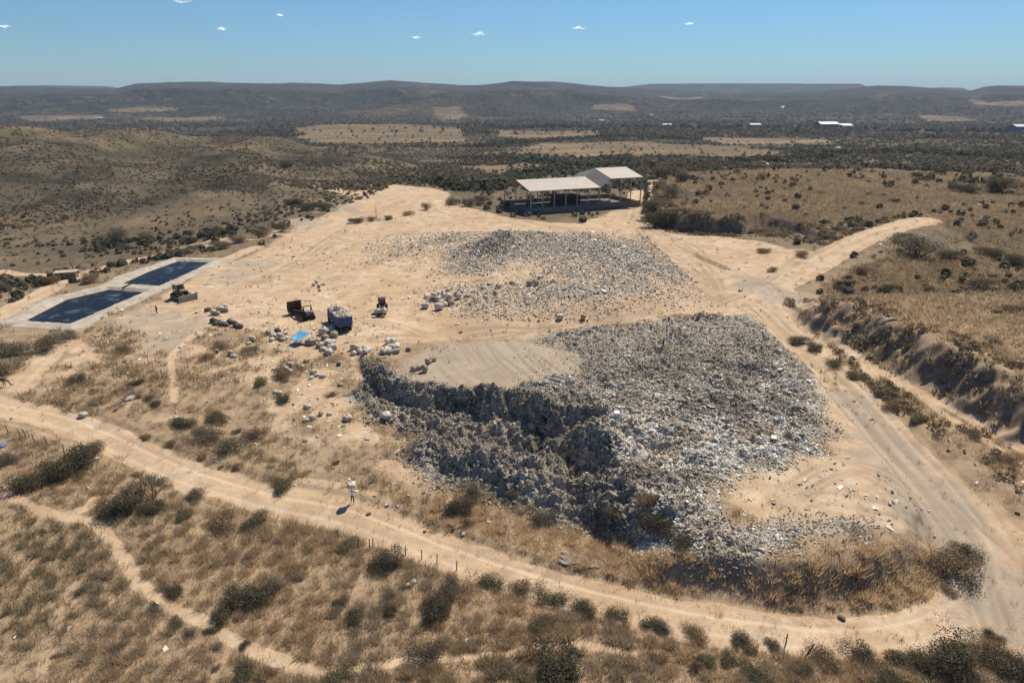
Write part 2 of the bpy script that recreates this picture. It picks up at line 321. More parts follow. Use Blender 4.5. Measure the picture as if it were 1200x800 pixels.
def covers(X, Y):
    """weights 0..1 per point: sand, gravel, trash, grass, scrub, wood, field, rut"""
    shp = X.shape; X = X.ravel(); Y = Y.ravel(); R = np.hypot(X, Y); o = {k: np.zeros(X.shape) for k in ('sand','gravel','trash','grass','scrub','wood','field','rut','track')}
    n = R < 620; x, y = X[n], Y[n]; r = R[n]
    w = fbm(x, y, 5, 4, 81)*1.6; w2 = fbm(x, y, 18, 3, 82)
    edge = np.minimum(1.2 + r*0.012, 5)
    sand = np.zeros(x.shape); rut = np.zeros(x.shape); trk = np.zeros(x.shape)
    for i, b in enumerate(BARE):
        sand = np.maximum(sand, sm(-edge, edge, sdist(x, y, b) + w*1.6 + w2*2.5))
    grass0 = np.zeros(x.shape)
    for b in GRASSY: grass0 = np.maximum(grass0, sm(-1.5, 1.5, sdist(x, y, b) + w*1.2))
    for i, (ln, hw, st) in enumerate(ROADS):
        if hw <= 0: continue
        d, _, _ = dist_line(x, y, ln)
        m = sm(hw*1.12 + 0.25, hw*0.88, d + w*0.42*min(hw, 1.6))*st
        sand = np.maximum(sand, m)
        if hw > 1.5: rut = np.maximum(rut, np.exp(-((d - hw*0.42)/(0.13*hw))**2)*m*0.8)
    for ln in TRACKS:
        d, _, _ = dist_line(x, y, ln); br = 0.55 + 0.45*fbm(x, y, 9, 2, 83)*2
        trk = np.maximum(trk, np.clip(br, 0, 1)*(np.exp(-((d-1.0)/(0.26+.0016*r))**2)))
        trk = np.maximum(trk, .8*np.clip(br, 0, 1)*(np.exp(-((dist_line(x + 2.3*np.sin(y/17), y, ln)[0]-1.0)/(0.26+.0016*r))**2)))
        rut = np.maximum(rut, 0.45*np.clip(br, 0, 1)*np.exp(-(d/2.4)**2))
    # left working slope: mixed bare ground and dead grass
    LS = poly([(0,480),(60,400),(150,380),(300,385),(420,420),(480,520),(520,560),(540,640),(300,590),(120,520)], -1)
    ls = sm(-3, 3, sdist(x, y, LS) + w)
    gr = sdist(x, y, GREY)
    grav = .9*sm(-2.2, 1.6, gr + 1.6*w + 3*w2)
    for (px, py, rr) in [(172,372,9),(205,385,8),(190,400,6),(1080,560,9),(1120,610,8),(1040,510,7),(920,350,9),(880,335,8),(395,245,14),(350,262,14),(300,310,9),(270,325,8),(1170,660,8),(1000,470,6)]:
        hx, hy = P(px, py, 0); grav = np.maximum(grav, 0.75*sm(rr, rr*0.3, np.hypot(x-hx, (y-hy)*0.7) + w*2.2))
    st_ = sdist(x, y, TRASH); tr = sm(-2.2, 2.2, st_ + w*1.4 + 5*w2*sm(70, 95, y))*(1 - sm(-1.2, 1.2, gr + 1.5*w + 4*w2))
    tr = np.maximum(tr, 0.7*sm(-2, 3, sdist(x, y, TRASH_B) + 2.2*w))
    tr = np.maximum(tr, 0.62*sm(-6, 8, sdist(x, y, TRASH2) + 5*w2 + 2*w)*np.clip(0.5 + 1.6*w2 + .6*w, 0, 1)*sm(35, 0, np.abs(x-np.interp(y, [110, 250], [14, 22]))-14))
    o['rut'][n] = rut*(1 - tr); o['track'][n] = trk*(1 - tr)
    o['sand'][n] = np.maximum(sand, ls*np.clip(0.20 + w2*1.5 + w*0.7, 0, .8))
    o['gravel'][n] = grav; o['trash'][n] = tr
    o['grass'][n] = np.maximum(grass0, ls*0.55)*(1-tr)
    o['scrub'][n] = 0.5
    m = ~n; o['scrub'][m] = 0.5
    N1 = fbm(X, Y, 120, 4, 85)
    for f in FIELDS: o['field'] = np.maximum(o['field'], sm(-14, 14, sdist(X, Y, f, 90) + 26*N1))
    N2 = fbm(X, Y, 400, 4, 86)
    for f in FARF: o['field'] = np.maximum(o['field'], 0.72*sm(-30, 30, sdist(X, Y, f, 200) + 70*N2)*(R > 1500))
    o['field'] = np.maximum(o['field'], 0.35*sm(0.36, 0.55, fbm(X, Y*0.6, 520, 4, 87))*sm(2300, 3200, R)*sm(6500, 4500, R))
    o['wood'] = sm(600, 1400, R)*np.clip(0.75 + N2, 0, 1)
    o['wood'] = np.maximum(o['wood'], sm(2500, 3300, R))
    hill = sm(290, 360, R)*sm(960, 760, R)*sm(-40, -130, X)
    o['wood'] *= (1-hill)
    o['wood'] = np.maximum(o['wood'], hill*np.clip(.42+1.1*fbm(X, Y, 60, 3, 188), 0, .9))
    return {k: v.reshape(shp) for k, v in o.items()}

# ------------------------------------------------------------------ materials
def mat(name, col=None, rough=0.85, metal=0.0, noise=0.0, nscale=4.0, spec=0.2, col2=None):
    m = bpy.data.materials.new(name); m.use_nodes = True; nt = m.node_tree; b = nt.nodes['Principled BSDF']
    b.inputs['Roughness'].default_value = rough; b.inputs['Metallic'].default_value = metal; b.inputs['Specular IOR Level'].default_value = spec
    if col is not None:
        b.inputs['Base Color'].default_value = (*col, 1)
        if noise or col2:
            tc = nt.nodes.new('ShaderNodeTexCoord'); nz = nt.nodes.new('ShaderNodeTexNoise'); nz.inputs['Scale'].default_value = nscale
            nz.inputs['Detail'].default_value = 5; nz.inputs['Roughness'].default_value = 0.65
            mx = nt.nodes.new('ShaderNodeMix'); mx.data_type = 'RGBA'
            c2 = col2 or tuple(max(0, c*(1-noise)) for c in col)
            mx.inputs[6].default_value = (*col, 1); mx.inputs[7].default_value = (*c2, 1)
            rp = nt.nodes.new('ShaderNodeMapRange'); rp.inputs[1].default_value = 0.35; rp.inputs[2].default_value = 0.65
            nt.links.new(tc.outputs['Object'], nz.inputs['Vector']); nt.links.new(nz.outputs['Fac'], rp.inputs[0]); nt.links.new(rp.outputs[0], mx.inputs[0])
            nt.links.new(mx.outputs[2], b.inputs['Base Color'])
    return m
def vcol_mat(name, rough=0.9, spec=0.1, transl=0.0, noise=0.25, nscale=3.0):
    m = bpy.data.materials.new(name); m.use_nodes = True; nt = m.node_tree; b = nt.nodes['Principled BSDF']
    b.inputs['Roughness'].default_value = rough; b.inputs['Specular IOR Level'].default_value = spec
    a = nt.nodes.new('ShaderNodeAttribute'); a.attribute_name = 'col'
    oi = nt.nodes.new('ShaderNodeObjectInfo'); mr = nt.nodes.new('ShaderNodeMapRange'); mr.inputs[3].default_value = 0.8; mr.inputs[4].default_value = 1.2
    nt.links.new(oi.outputs['Random'], mr.inputs[0])
    mul = nt.nodes.new('ShaderNodeVectorMath'); mul.operation = 'SCALE'
    nt.links.new(a.outputs['Color'], mul.inputs[0]); nt.links.new(mr.outputs[0], mul.inputs['Scale'])
    nt.links.new(mul.outputs[0], b.inputs['Base Color'])
    if transl:
        tr = nt.nodes.new('ShaderNodeBsdfTranslucent'); ms = nt.nodes.new('ShaderNodeMixShader'); ms.inputs[0].default_value = transl
        nt.links.new(mul.outputs[0], tr.inputs[0]); nt.links.new(b.outputs[0], ms.inputs[1]); nt.links.new(tr.outputs[0], ms.inputs[2])
        nt.links.new(ms.outputs[0], nt.nodes['Material Output'].inputs[0])
    return m
def ground_mat():
    m = bpy.data.materials.new('earth'); m.use_nodes = True; nt = m.node_tree; L = nt.links; b = nt.nodes['Principled BSDF']
    b.inputs['Roughness'].default_value = 0.95; b.inputs['Specular IOR Level'].default_value = 0.08
    geo = nt.nodes.new('ShaderNodeNewGeometry'); pos = geo.outputs['Position']
    def noise(scale, det=4, rough=0.6, sx=None):
        n = nt.nodes.new('ShaderNodeTexNoise'); n.inputs['Scale'].default_value = scale; n.inputs['Detail'].default_value = det; n.inputs['Roughness'].default_value = rough
        if sx:
            mp = nt.nodes.new('ShaderNodeMapping'); mp.inputs['Scale'].default_value = sx; L.new(pos, mp.inputs['Vector']); L.new(mp.outputs[0], n.inputs['Vector'])
        else: L.new(pos, n.inputs['Vector'])
        return n.outputs['Fac']
    def rng_(v, a, b_, c=0.0, d=1.0):
        r = nt.nodes.new('ShaderNodeMapRange'); r.inputs[1].default_value = a; r.inputs[2].default_value = b_; r.inputs[3].default_value = c; r.inputs[4].default_value = d
        L.new(v, r.inputs[0]); return r.outputs[0]
    def math_(op, a, b_=None, c=None):
        n = nt.nodes.new('ShaderNodeMath'); n.operation = op
        for i, v in enumerate((a, b_, c)):
            if v is None: continue
            if isinstance(v, (int, float)): n.inputs[i].default_value = v
            else: L.new(v, n.inputs[i])
        return n.outputs[0]
    def mix(f, a, b_, mode='MIX'):
        n = nt.nodes.new('ShaderNodeMix'); n.data_type = 'RGBA'; n.blend_type = mode
        if isinstance(f, (int, float)): n.inputs[0].default_value = f
        else: L.new(f, n.inputs[0])
        for i, v in ((6, a), (7, b_)):
            if isinstance(v, tuple): n.inputs[i].default_value = (*v, 1)
            else: L.new(v, n.inputs[i])
        return n.outputs[2]
    def attr(name):
        a = nt.nodes.new('ShaderNodeAttribute'); a.attribute_name = name; s = nt.nodes.new('ShaderNodeSeparateColor'); L.new(a.outputs['Color'], s.inputs[0])
        return s.outputs[0], s.outputs[1], s.outputs[2], a.outputs['Alpha']
    sand, gravel, trash, grass = attr('cover_a'); rut, wood, field, track = attr('cover_b')
    n_big = noise(0.05, 5); n_mid = noise(0.35, 6, .65); n_fine = noise(2.6, 5, .7); n_mic = noise(9.0, 3, .7); n_far = noise(0.006, 6, .65)
    n_far2 = noise(0.03, 5, .7)
    scrub = mix(rng_(n_mid, .35, .65), (.175,.125,.078), (.10,.080,.050)); scrub = mix(rng_(n_big, .4, .62), scrub, (.20,.145,.088))
    scrub = mix(rng_(n_far2, .42, .6), scrub, (.105,.088,.056))
    dist = nt.nodes.new('ShaderNodeVectorMath'); dist.operation = 'LENGTH'; L.new(pos, dist.inputs[0])
    soil = mix(rng_(n_mid, .4, .62), (.37,.265,.165), (.245,.172,.105)); scrub = mix(rng_(dist.outputs['Value'], 240, 130), scrub, soil)
    gcol = mix(rng_(n_mid, .35, .65), (.40,.285,.175), (.28,.195,.12)); gcol = mix(rng_(n_fine, .5, .75), gcol, (.17,.12,.075))
    gcol = mix(rng_(dist.outputs['Value'], 115, 170), gcol, mix(rng_(n_big, .4, .6), (.185,.125,.066), (.13,.092,.055)))
    base = mix(rng_(math_('ADD', grass, math_('MULTIPLY', math_('SUBTRACT', n_mid, .5), 1.2)), .3, .7), scrub, gcol)
    wcol = mix(rng_(n_far, .40, .58), (.036,.036,.027), (.095,.078,.052)); wcol = mix(rng_(noise(.0022, 5, .7), .46, .58), wcol, (.040,.044,.030)); wcol = mix(rng_(n_far2, .42, .56), wcol, (.020,.022,.017)); wcol = mix(rng_(noise(.0035, 6, .75), .57, .64), wcol, (.13,.10,.062))
    base = mix(wood, base, wcol)
    fcol = mix(rng_(n_far2, .4, .6), (.22,.155,.086), (.165,.12,.07)); fcol = mix(rng_(noise(.12, 6, .8), .42, .62), fcol, (.115,.088,.054)); fcol = mix(rng_(noise(.012, 4, .6, (.5, 1.6, 1)), .5, .6), fcol, (.25,.18,.105))
    base = mix(rng_(math_('ADD', field, math_('MULTIPLY', math_('SUBTRACT', n_far2, .5), .8)), .35, .65), base, fcol)
    scol = mix(rng_(n_big, .36, .64), (.50,.345,.205), (.58,.435,.285)); scol = mix(rng_(n_mid, .42, .66), scol, (.38,.265,.17))
    scol = mix(math_('MULTIPLY', rng_(n_fine, .5, .66), .6), scol, (.30,.215,.14)); scol = mix(math_('MULTIPLY', rng_(n_mic, .55, .72), .5), scol, (.58,.475,.37))
    och = noise(0.11, 6, .7); scol = mix(math_('MULTIPLY', rng_(och, .5, .62), .65), scol, (.40,.265,.155)); scol = mix(math_('MULTIPLY', rng_(noise(.19, 6, .7), .55, .68), .6), scol, (.60,.49,.375))
    scol = mix(math_('MULTIPLY', rut, .6), scol, (.58,.455,.325)); 
    scol = mix(math_('MULTIPLY', track, .85), scol, (.27,.185,.115))
    sm_ = math_('ADD', sand, math_('MULTIPLY', math_('SUBTRACT', n_fine, .5), .9)); sm_ = math_('ADD', sm_, math_('MULTIPLY', math_('SUBTRACT', n_mid, .5), .5))
    base = mix(rng_(sm_, .38, .62), base, scol)
    vcol = mix(rng_(n_mid, .35, .65), (.44,.35,.255), (.35,.275,.20)); vcol = mix(math_('MULTIPLY', rng_(n_mic, .5, .64), .75), vcol, (.25,.21,.16)); vcol = mix(math_('MULTIPLY', rng_(noise(5, 2, .5), .6, .68), .8), vcol, (.20,.165,.125))
    vcol = mix(math_('MULTIPLY', track, .9), vcol, (.23,.185,.135)); vcol = mix(math_('MULTIPLY', rng_(n_fine, .5, .7), .5), vcol, (.30,.25,.19)); vcol = mix(math_('MULTIPLY', rut, .35), vcol, (.52,.44,.345))
    base = mix(math_('MULTIPLY', rng_(math_('ADD', gravel, math_('MULTIPLY', math_('SUBTRACT', n_mid, .5), 1.0)), .3, .75), .9), base, vcol)
    tcol = mix(rng_(n_fine, .4, .6), (.42,.355,.27), (.27,.225,.165)); tcol = mix(rng_(n_mic, .55, .62), tcol, (.55,.49,.41))
    base = mix(rng_(math_('ADD', trash, math_('MULTIPLY', math_('SUBTRACT', n_fine, .5), 1.3)), .4, .6), base, tcol)
    # steep cut faces show raw brown soil
    sp = nt.nodes.new('ShaderNodeSeparateXYZ'); L.new(geo.outputs['Normal'], sp.inputs[0])
    steep = rng_(sp.outputs[2], .80, .60); near = rng_(noise(.22, 4), .2, .5)
    cut = mix(rng_(n_mid, .4, .6), (.21,.15,.098), (.12,.088,.06)); cut = mix(rng_(noise(1.1, 6, .75, (1, 1, 2.5)), .48, .6), cut, (.24,.185,.13))
    closeby = rng_(dist.outputs['Value'], 520, 420)
    base = mix(math_('MULTIPLY', math_('MULTIPLY', steep, closeby), math_('SUBTRACT', 1.0, trash)), base, cut)
    L.new(base, b.inputs['Base Color'])
    bp = nt.nodes.new('ShaderNodeBump'); bp.inputs['Strength'].default_value = 0.55; bp.inputs['Distance'].default_value = 0.25
    hsum = math_('ADD', math_('MULTIPLY', n_mid, .35), math_('ADD', math_('MULTIPLY', n_fine, .45), math_('MULTIPLY', n_mic, .12)))
    hsum = math_('SUBTRACT', hsum, math_('MULTIPLY', rut, .12))
    L.new(hsum, bp.inputs['Height']); 
    bf = nt.nodes.new('ShaderNodeBump'); bf.inputs['Strength'].default_value = 0.5; bf.inputs['Distance'].default_value = 65
    L.new(math_('MULTIPLY', n_far2, rng_(dist.outputs['Value'], 500, 2500)), bf.inputs['Height']); L.new(bf.outputs[0], bp.inputs['Normal'])
    L.new(bp.outputs[0], b.inputs['Normal'])
    return m
M = {}
M['earth'] = ground_mat()
M['blade'] = vcol_mat('dry_blades', transl=.5)
M['leaf'] = vcol_mat('leaves', transl=.4, rough=.8)
M['refuse'] = vcol_mat('refuse', rough=.6, spec=.3)
M['bark'] = mat('bark', (.11,.085,.065), noise=.4, nscale=6)
M['sack'] = mat('woven_sack', (.60,.53,.44), rough=.85, col2=(.36,.31,.25), nscale=1.6)
M['sack_dark'] = mat('soiled_sack', (.13,.12,.10), rough=.8, noise=.5, nscale=2)
M['sack_tan'] = mat('tan_sack', (.40,.32,.23), rough=.85, col2=(.24,.19,.14), nscale=1.6)
M['sheet_roof'] = mat('sheet_metal_roof', (.44,.37,.295), rough=.65, col2=(.38,.32,.255), nscale=.25, spec=.35)
M['sheet_roof_shaded'] = mat('shaded_roof_sheet', (.24,.21,.175), rough=.6, noise=.2, nscale=.4)  # roof sheet for the link slope, its shade put into a darker grey
M['concrete'] = mat('concrete', (.25,.215,.17), noise=.35, nscale=.7)
M['concrete_d'] = mat('dirty_concrete', (.20,.185,.16), noise=.4, nscale=.8)
M['steel'] = mat('pale_steel', (.42,.39,.34), rough=.6, noise=.25, nscale=1)
M['liner'] = mat('pond_liner', (.46,.40,.32), rough=.8, col2=(.33,.27,.20), nscale=.35)
M['rust'] = mat('rusty_steel', (.12,.068,.035), rough=.85, col2=(.045,.032,.022), nscale=1.5)
M['black'] = mat('grimy_black', (.025,.023,.02), rough=.8, noise=.5, nscale=3)
M['rubber'] = mat('rubber', (.03,.028,.026), rough=.9, noise=.3, nscale=5)
M['yellow'] = mat('dusty_yellow_paint', (.34,.26,.14), rough=.7, col2=(.15,.115,.07), nscale=1.8)
M['dustgrey'] = mat('dusty_steel', (.42,.36,.29), rough=.7, noise=.3, nscale=2)
M['blue'] = mat('worn_blue_paint', (.055,.095,.19), rough=.6, col2=(.03,.05,.10), nscale=2.2)
M['bluegrey'] = mat('blue_grey_rail', (.16,.22,.33), rough=.6, noise=.3, nscale=3)
M['tarp'] = mat('blue_tarp', (.13,.36,.56), rough=.5, noise=.18, nscale=1.2, spec=.4)
M['darkwall'] = mat('dark_brown_wall', (.10,.08,.06), noise=.5, nscale=.8)  # blotchy dark brown for the block inside the shed
M['glass'] = mat('dark_glass', (.03,.035,.04), rough=.15, spec=.5)
M['skin'] = mat('skin', (.22,.12,.075), rough=.6)
M['white'] = mat('white_cloth', (.72,.70,.66), rough=.9)
M['darkcloth'] = mat('dark_cloth', (.035,.035,.045), rough=.9)
M['jeans'] = mat('dark_trousers', (.05,.055,.075), rough=.9)
M['hair'] = mat('black_hair', (.015,.012,.01), rough=.7)
M['hide'] = mat('grey_brown_hide', (.16,.125,.095), rough=.8, noise=.4, nscale=3)
M['whitewall'] = mat('white_metal_cladding', (.50,.50,.49), rough=.5)
M['bluewall'] = mat('blue_cladding', (.10,.14,.22), rough=.5)
M['wood'] = mat('grey_wood', (.13,.10,.075), noise=.4, nscale=5)
M['feather'] = mat('white_feathers', (.8,.8,.77), rough=.8)
M['stone'] = mat('brown_stone', (.20,.15,.11), noise=.4, nscale=2)
def water_mat():
    m = mat('dark_leachate', (.012,.022,.045), rough=.35, spec=.02); nt = m.node_tree; b = nt.nodes['Principled BSDF']
    g = nt.nodes.new('ShaderNodeNewGeometry'); n = nt.nodes.new('ShaderNodeTexNoise'); n.inputs['Scale'].default_value = .25; n.inputs['Detail'].default_value = 7; n.inputs['Roughness'].default_value = .75
    nt.links.new(g.outputs['Position'], n.inputs['Vector'])
    r = nt.nodes.new('ShaderNodeMapRange'); r.inputs[1].default_value = .53; r.inputs[2].default_value = .66; nt.links.new(n.outputs['Fac'], r.inputs[0])
    mx = nt.nodes.new('ShaderNodeMix'); mx.data_type = 'RGBA'; mx.inputs[6].default_value = (.008,.013,.024,1); mx.inputs[7].default_value = (.10,.13,.17,1)
    nt.links.new(r.outputs[0], mx.inputs[0]); nt.links.new(mx.outputs[2], b.inputs['Base Color'])
    r2 = nt.nodes.new('ShaderNodeMapRange'); r2.inputs[3].default_value = .3; r2.inputs[4].default_value = .7; nt.links.new(r.outputs[0], r2.inputs[0]); nt.links.new(r2.outputs[0], b.inputs['Roughness'])
    n2 = nt.nodes.new('ShaderNodeTexNoise'); n2.inputs['Scale'].default_value = 2.2; nt.links.new(g.outputs['Position'], n2.inputs['Vector'])
    bp = nt.nodes.new('ShaderNodeBump'); bp.inputs['Strength'].default_value = .6; bp.inputs['Distance'].default_value = .25
    nt.links.new(n2.outputs['Fac'], bp.inputs['Height']); nt.links.new(bp.outputs[0], b.inputs['Normal'])
    return m
M['water'] = water_mat()

# ------------------------------------------------------------------ object helpers
LINK = SC.collection.objects.link
def tag(o, label=None, cat=None, group=None, kind=None):
    if label: o['label'] = label
    if cat: o['category'] = cat
    if group: o['group'] = group
    if kind: o['kind'] = kind
    return o
def np_mesh(name, V, F, material=None, col=None, smooth=False):
    """F: (n,k) faces, or list of such arrays"""
    Fs = F if isinstance(F, list) else [F]
    me = bpy.data.meshes.new(name); me.vertices.add(len(V)); me.vertices.foreach_set('co', np.asarray(V, np.float32).ravel())
    nl = sum(f.size for f in Fs); npol = sum(len(f) for f in Fs)
    me.loops.add(nl); me.polygons.add(npol)
    me.loops.foreach_set('vertex_index', np.concatenate([f.ravel() for f in Fs]).astype(np.int32))
    tot = np.concatenate([np.full(len(f), f.shape[1]) for f in Fs]); st = np.concatenate([[0], np.cumsum(tot)[:-1]])
    me.polygons.foreach_set('loop_start', st.astype(np.int32))
    me.polygons.foreach_set('use_smooth', np.full(npol, smooth))
    me.update(calc_edges=True)
    if col is not None:
        a = me.attributes.new('col', 'FLOAT_COLOR', 'POINT'); c = np.ones((len(V), 4), np.float32); c[:, :3] = col
        a.data.foreach_set('color', c.ravel())
    if material: me.materials.append(material)
    return me
def add_obj(name, me, parent=None, loc=None, rz=0.0):
    o = bpy.data.objects.new(name, me); LINK(o)
    if parent is not None: o.parent = parent
    if loc is not None: o.location = loc
    if rz: o.rotation_euler = (0, 0, rz)
    return o
def empty(name, loc, rz=0.0):
    o = bpy.data.objects.new(name, None); LINK(o); o.location = loc; o.rotation_euler = (0, 0, rz); o.empty_display_size = .3; return o
class MB:
    def __init__(s): s.b = bmesh.new()
    def box(s, c, d, rot=None, bevel=0.0, taper=None):
        r = bmesh.ops.create_cube(s.b, size=1.0); vs = r['verts']
        for v in vs:
            k = 1.0
            if taper and v.co.z > 0: k = taper
            v.co = Vector((v.co.x*d[0]*k, v.co.y*d[1]*k, v.co.z*d[2]))
        if bevel:
            es = list({e for v in vs for e in v.link_edges})
            rr = bmesh.ops.bevel(s.b, geom=es, offset=bevel, segments=2, profile=.6, affect='EDGES'); vs = list({v for f in rr['faces'] for v in f.verts} | {v for v in vs if v.is_valid})
        mt = Matrix.Translation(Vector(c))
        if rot is not None: mt = mt @ rot.to_4x4()
        bmesh.ops.transform(s.b, matrix=mt, verts=vs); return s
    def cyl(s, a, b, r, r2=None, seg=12, caps=True):
        a = Vector(a); b = Vector(b); d = b-a
        q = bmesh.ops.create_cone(s.b, cap_ends=caps, segments=seg, radius1=r, radius2=r if r2 is None else r2, depth=d.length)
        bmesh.ops.transform(s.b, matrix=Matrix.Translation((a+b)/2) @ d.to_track_quat('Z', 'Y').to_matrix().to_4x4(), verts=q['verts']); return s
    def bar(s, a, b, w=.08):
        return s.cyl(a, b, w/2, seg=6)
    def prism(s, pts, y0, y1):      # profile in xz extruded along y
        v0 = [s.b.verts.new((x, y0, z)) for x, z in pts]; v1 = [s.b.verts.new((x, y1, z)) for x, z in pts]; n = len(pts)
        s.b.faces.new(v0); s.b.faces.new(v1[::-1])
        for i in range(n): s.b.faces.new((v0[i], v1[i], v1[(i+1) % n], v0[(i+1) % n])[::-1])
        return s
    def slab(s, quad, t):           # a quad with thickness downwards
        q = [Vector(p) for p in quad]; n = (q[1]-q[0]).cross(q[2]-q[0]).normalized()
        if n.z < 0: n = -n
        a = [s.b.verts.new(p) for p in q]; b_ = [s.b.verts.new(p - n*t) for p in q]; k = len(q)
        s.b.faces.new(a); s.b.faces.new(b_[::-1])
        for i in range(k): s.b.faces.new((a[i], b_[i], b_[(i+1) % k], a[(i+1) % k]))
        return s
    def build(s, name, material, parent=None, smooth=False, loc=None):
        bmesh.ops.recalc_face_normals(s.b, faces=s.b.faces[:])
        me = bpy.data.meshes.new(name); s.b.to_mesh(me); s.b.free(); me.materials.append(material)
        if smooth:
            for p in me.polygons: p.use_smooth = True
        return add_obj(name, me, parent, loc)

# ------------------------------------------------------------------ the ground: one sheet to the horizon
def build_ground():
    core = rad(45.5); na = 900
    az = np.concatenate([-np.linspace(math.pi, core, 90, endpoint=False), np.linspace(-core, core, na), np.linspace(core, math.pi, 90, endpoint=False)[1:]])
    Rs = [12.0]
    while Rs[-1] < 14500:
        r = Rs[-1]
        if r < 25: s = 1.0
        elif r < 300: s = min(max(0.11, r*r/30400*1.15), r*0.0045)
        else: s = r*0.0062
        Rs.append(r + s)
    Rs = np.array(Rs); A, RR = np.meshgrid(az, Rs)
    X = RR*np.sin(A); Y = RR*np.cos(A); Z = land(X, Y)
    nr, nc = X.shape
    cv = covers(X, Y)
    Z -= 0.05*cv['rut'] + .09*cv['track']
    V = np.stack([X.ravel(), Y.ravel(), Z.ravel()], 1)
    i = np.arange(nr-1)[:, None]*nc; j = np.arange(nc)[None, :]; j2 = (j+1) % nc
    F = np.stack([i+j, i+j2, i+nc+j2, i+nc+j], -1).reshape(-1, 4)[:, ::-1]
    c0 = len(V); V = np.vstack([V, [[0, 0, -4.0]]])
    jj = np.arange(nc); T = np.stack([np.full(nc, c0), jj, (jj+1) % nc], 1)[:, ::-1]
    me = np_mesh('ground', V, [F, T], M['earth'], smooth=True)
    def att(name, ks):
        a = me.attributes.new(name, 'FLOAT_COLOR', 'POINT'); c = np.zeros((len(V), 4), np.float32)
        for q, k in enumerate(ks):
            if k: c[:-1, q] = cv[k].ravel()
        a.data.foreach_set('color', c.ravel())
    att('cover_a', ['sand','gravel','trash','grass']); att('cover_b', ['rut','wood','field', 'track'])
    o = add_obj('ground', me); tag(o, 'dry open country with bare sandy working ground running out to wooded hills', kind='structure')
    print('ground verts', len(V)); return o
build_ground()

# ------------------------------------------------------------------ grass (stuff): tufts of flat blades
def scatter(n, r0, r1, azmax=rad(46), p=2.0):
    """n random points between r0 and r1, about even in angle and log distance"""
    A = (rng.random(n)*2-1)*azmax; R = np.exp(rng.random(n)*math.log(r1/r0))*r0
    return R*np.sin(A), R*np.cos(A), R
def tufts(X, Y, Z, S, C, nb, width, lean=0.85):
    n = len(X); k = n*nb
    bx = np.repeat(X, nb); by = np.repeat(Y, nb); bz = np.repeat(Z, nb); s = np.repeat(S, nb)
    th = rng.random(k)*2*np.pi; rr = np.sqrt(rng.random(k))*s*0.42
    x0 = bx + rr*np.cos(th); y0 = by + rr*np.sin(th)
    h = s*(0.45+0.65*rng.random(k)); l = (rr/(s*.42))*lean*h + 0.12*h*rng.standard_normal(k)
    tx = x0 + l*np.cos(th); ty = y0 + l*np.sin(th)
    w = width*(0.6+0.8*rng.random(k))*np.sqrt(np.maximum(s, .2)); ph = rng.random(k)*2*np.pi
    V = np.empty((k, 3, 3)); V[:, 0] = np.stack([x0-w*np.cos(ph), y0-w*np.sin(ph), bz-0.06], 1)
    V[:, 1] = np.stack([x0+w*np.cos(ph), y0+w*np.sin(ph), bz-0.06], 1); V[:, 2] = np.stack([tx, ty, bz+h], 1)
    c = np.repeat(C, nb, 0)*(0.75+0.5*rng.random((k, 1))); col = np.repeat(c[:, None, :], 3, 1)
    return V.reshape(-1, 3), np.arange(k*3).reshape(-1, 3), col.reshape(-1, 3)
GOLD, TAN, GREY_G, OLIVE, DARK = (np.array(c) for c in [(.52,.375,.22),(.62,.475,.31),(.41,.33,.225),(.26,.22,.125),(.075,.065,.042)])
def blend(t, a, b): t = t[:, None]; return a*(1-t) + b*t
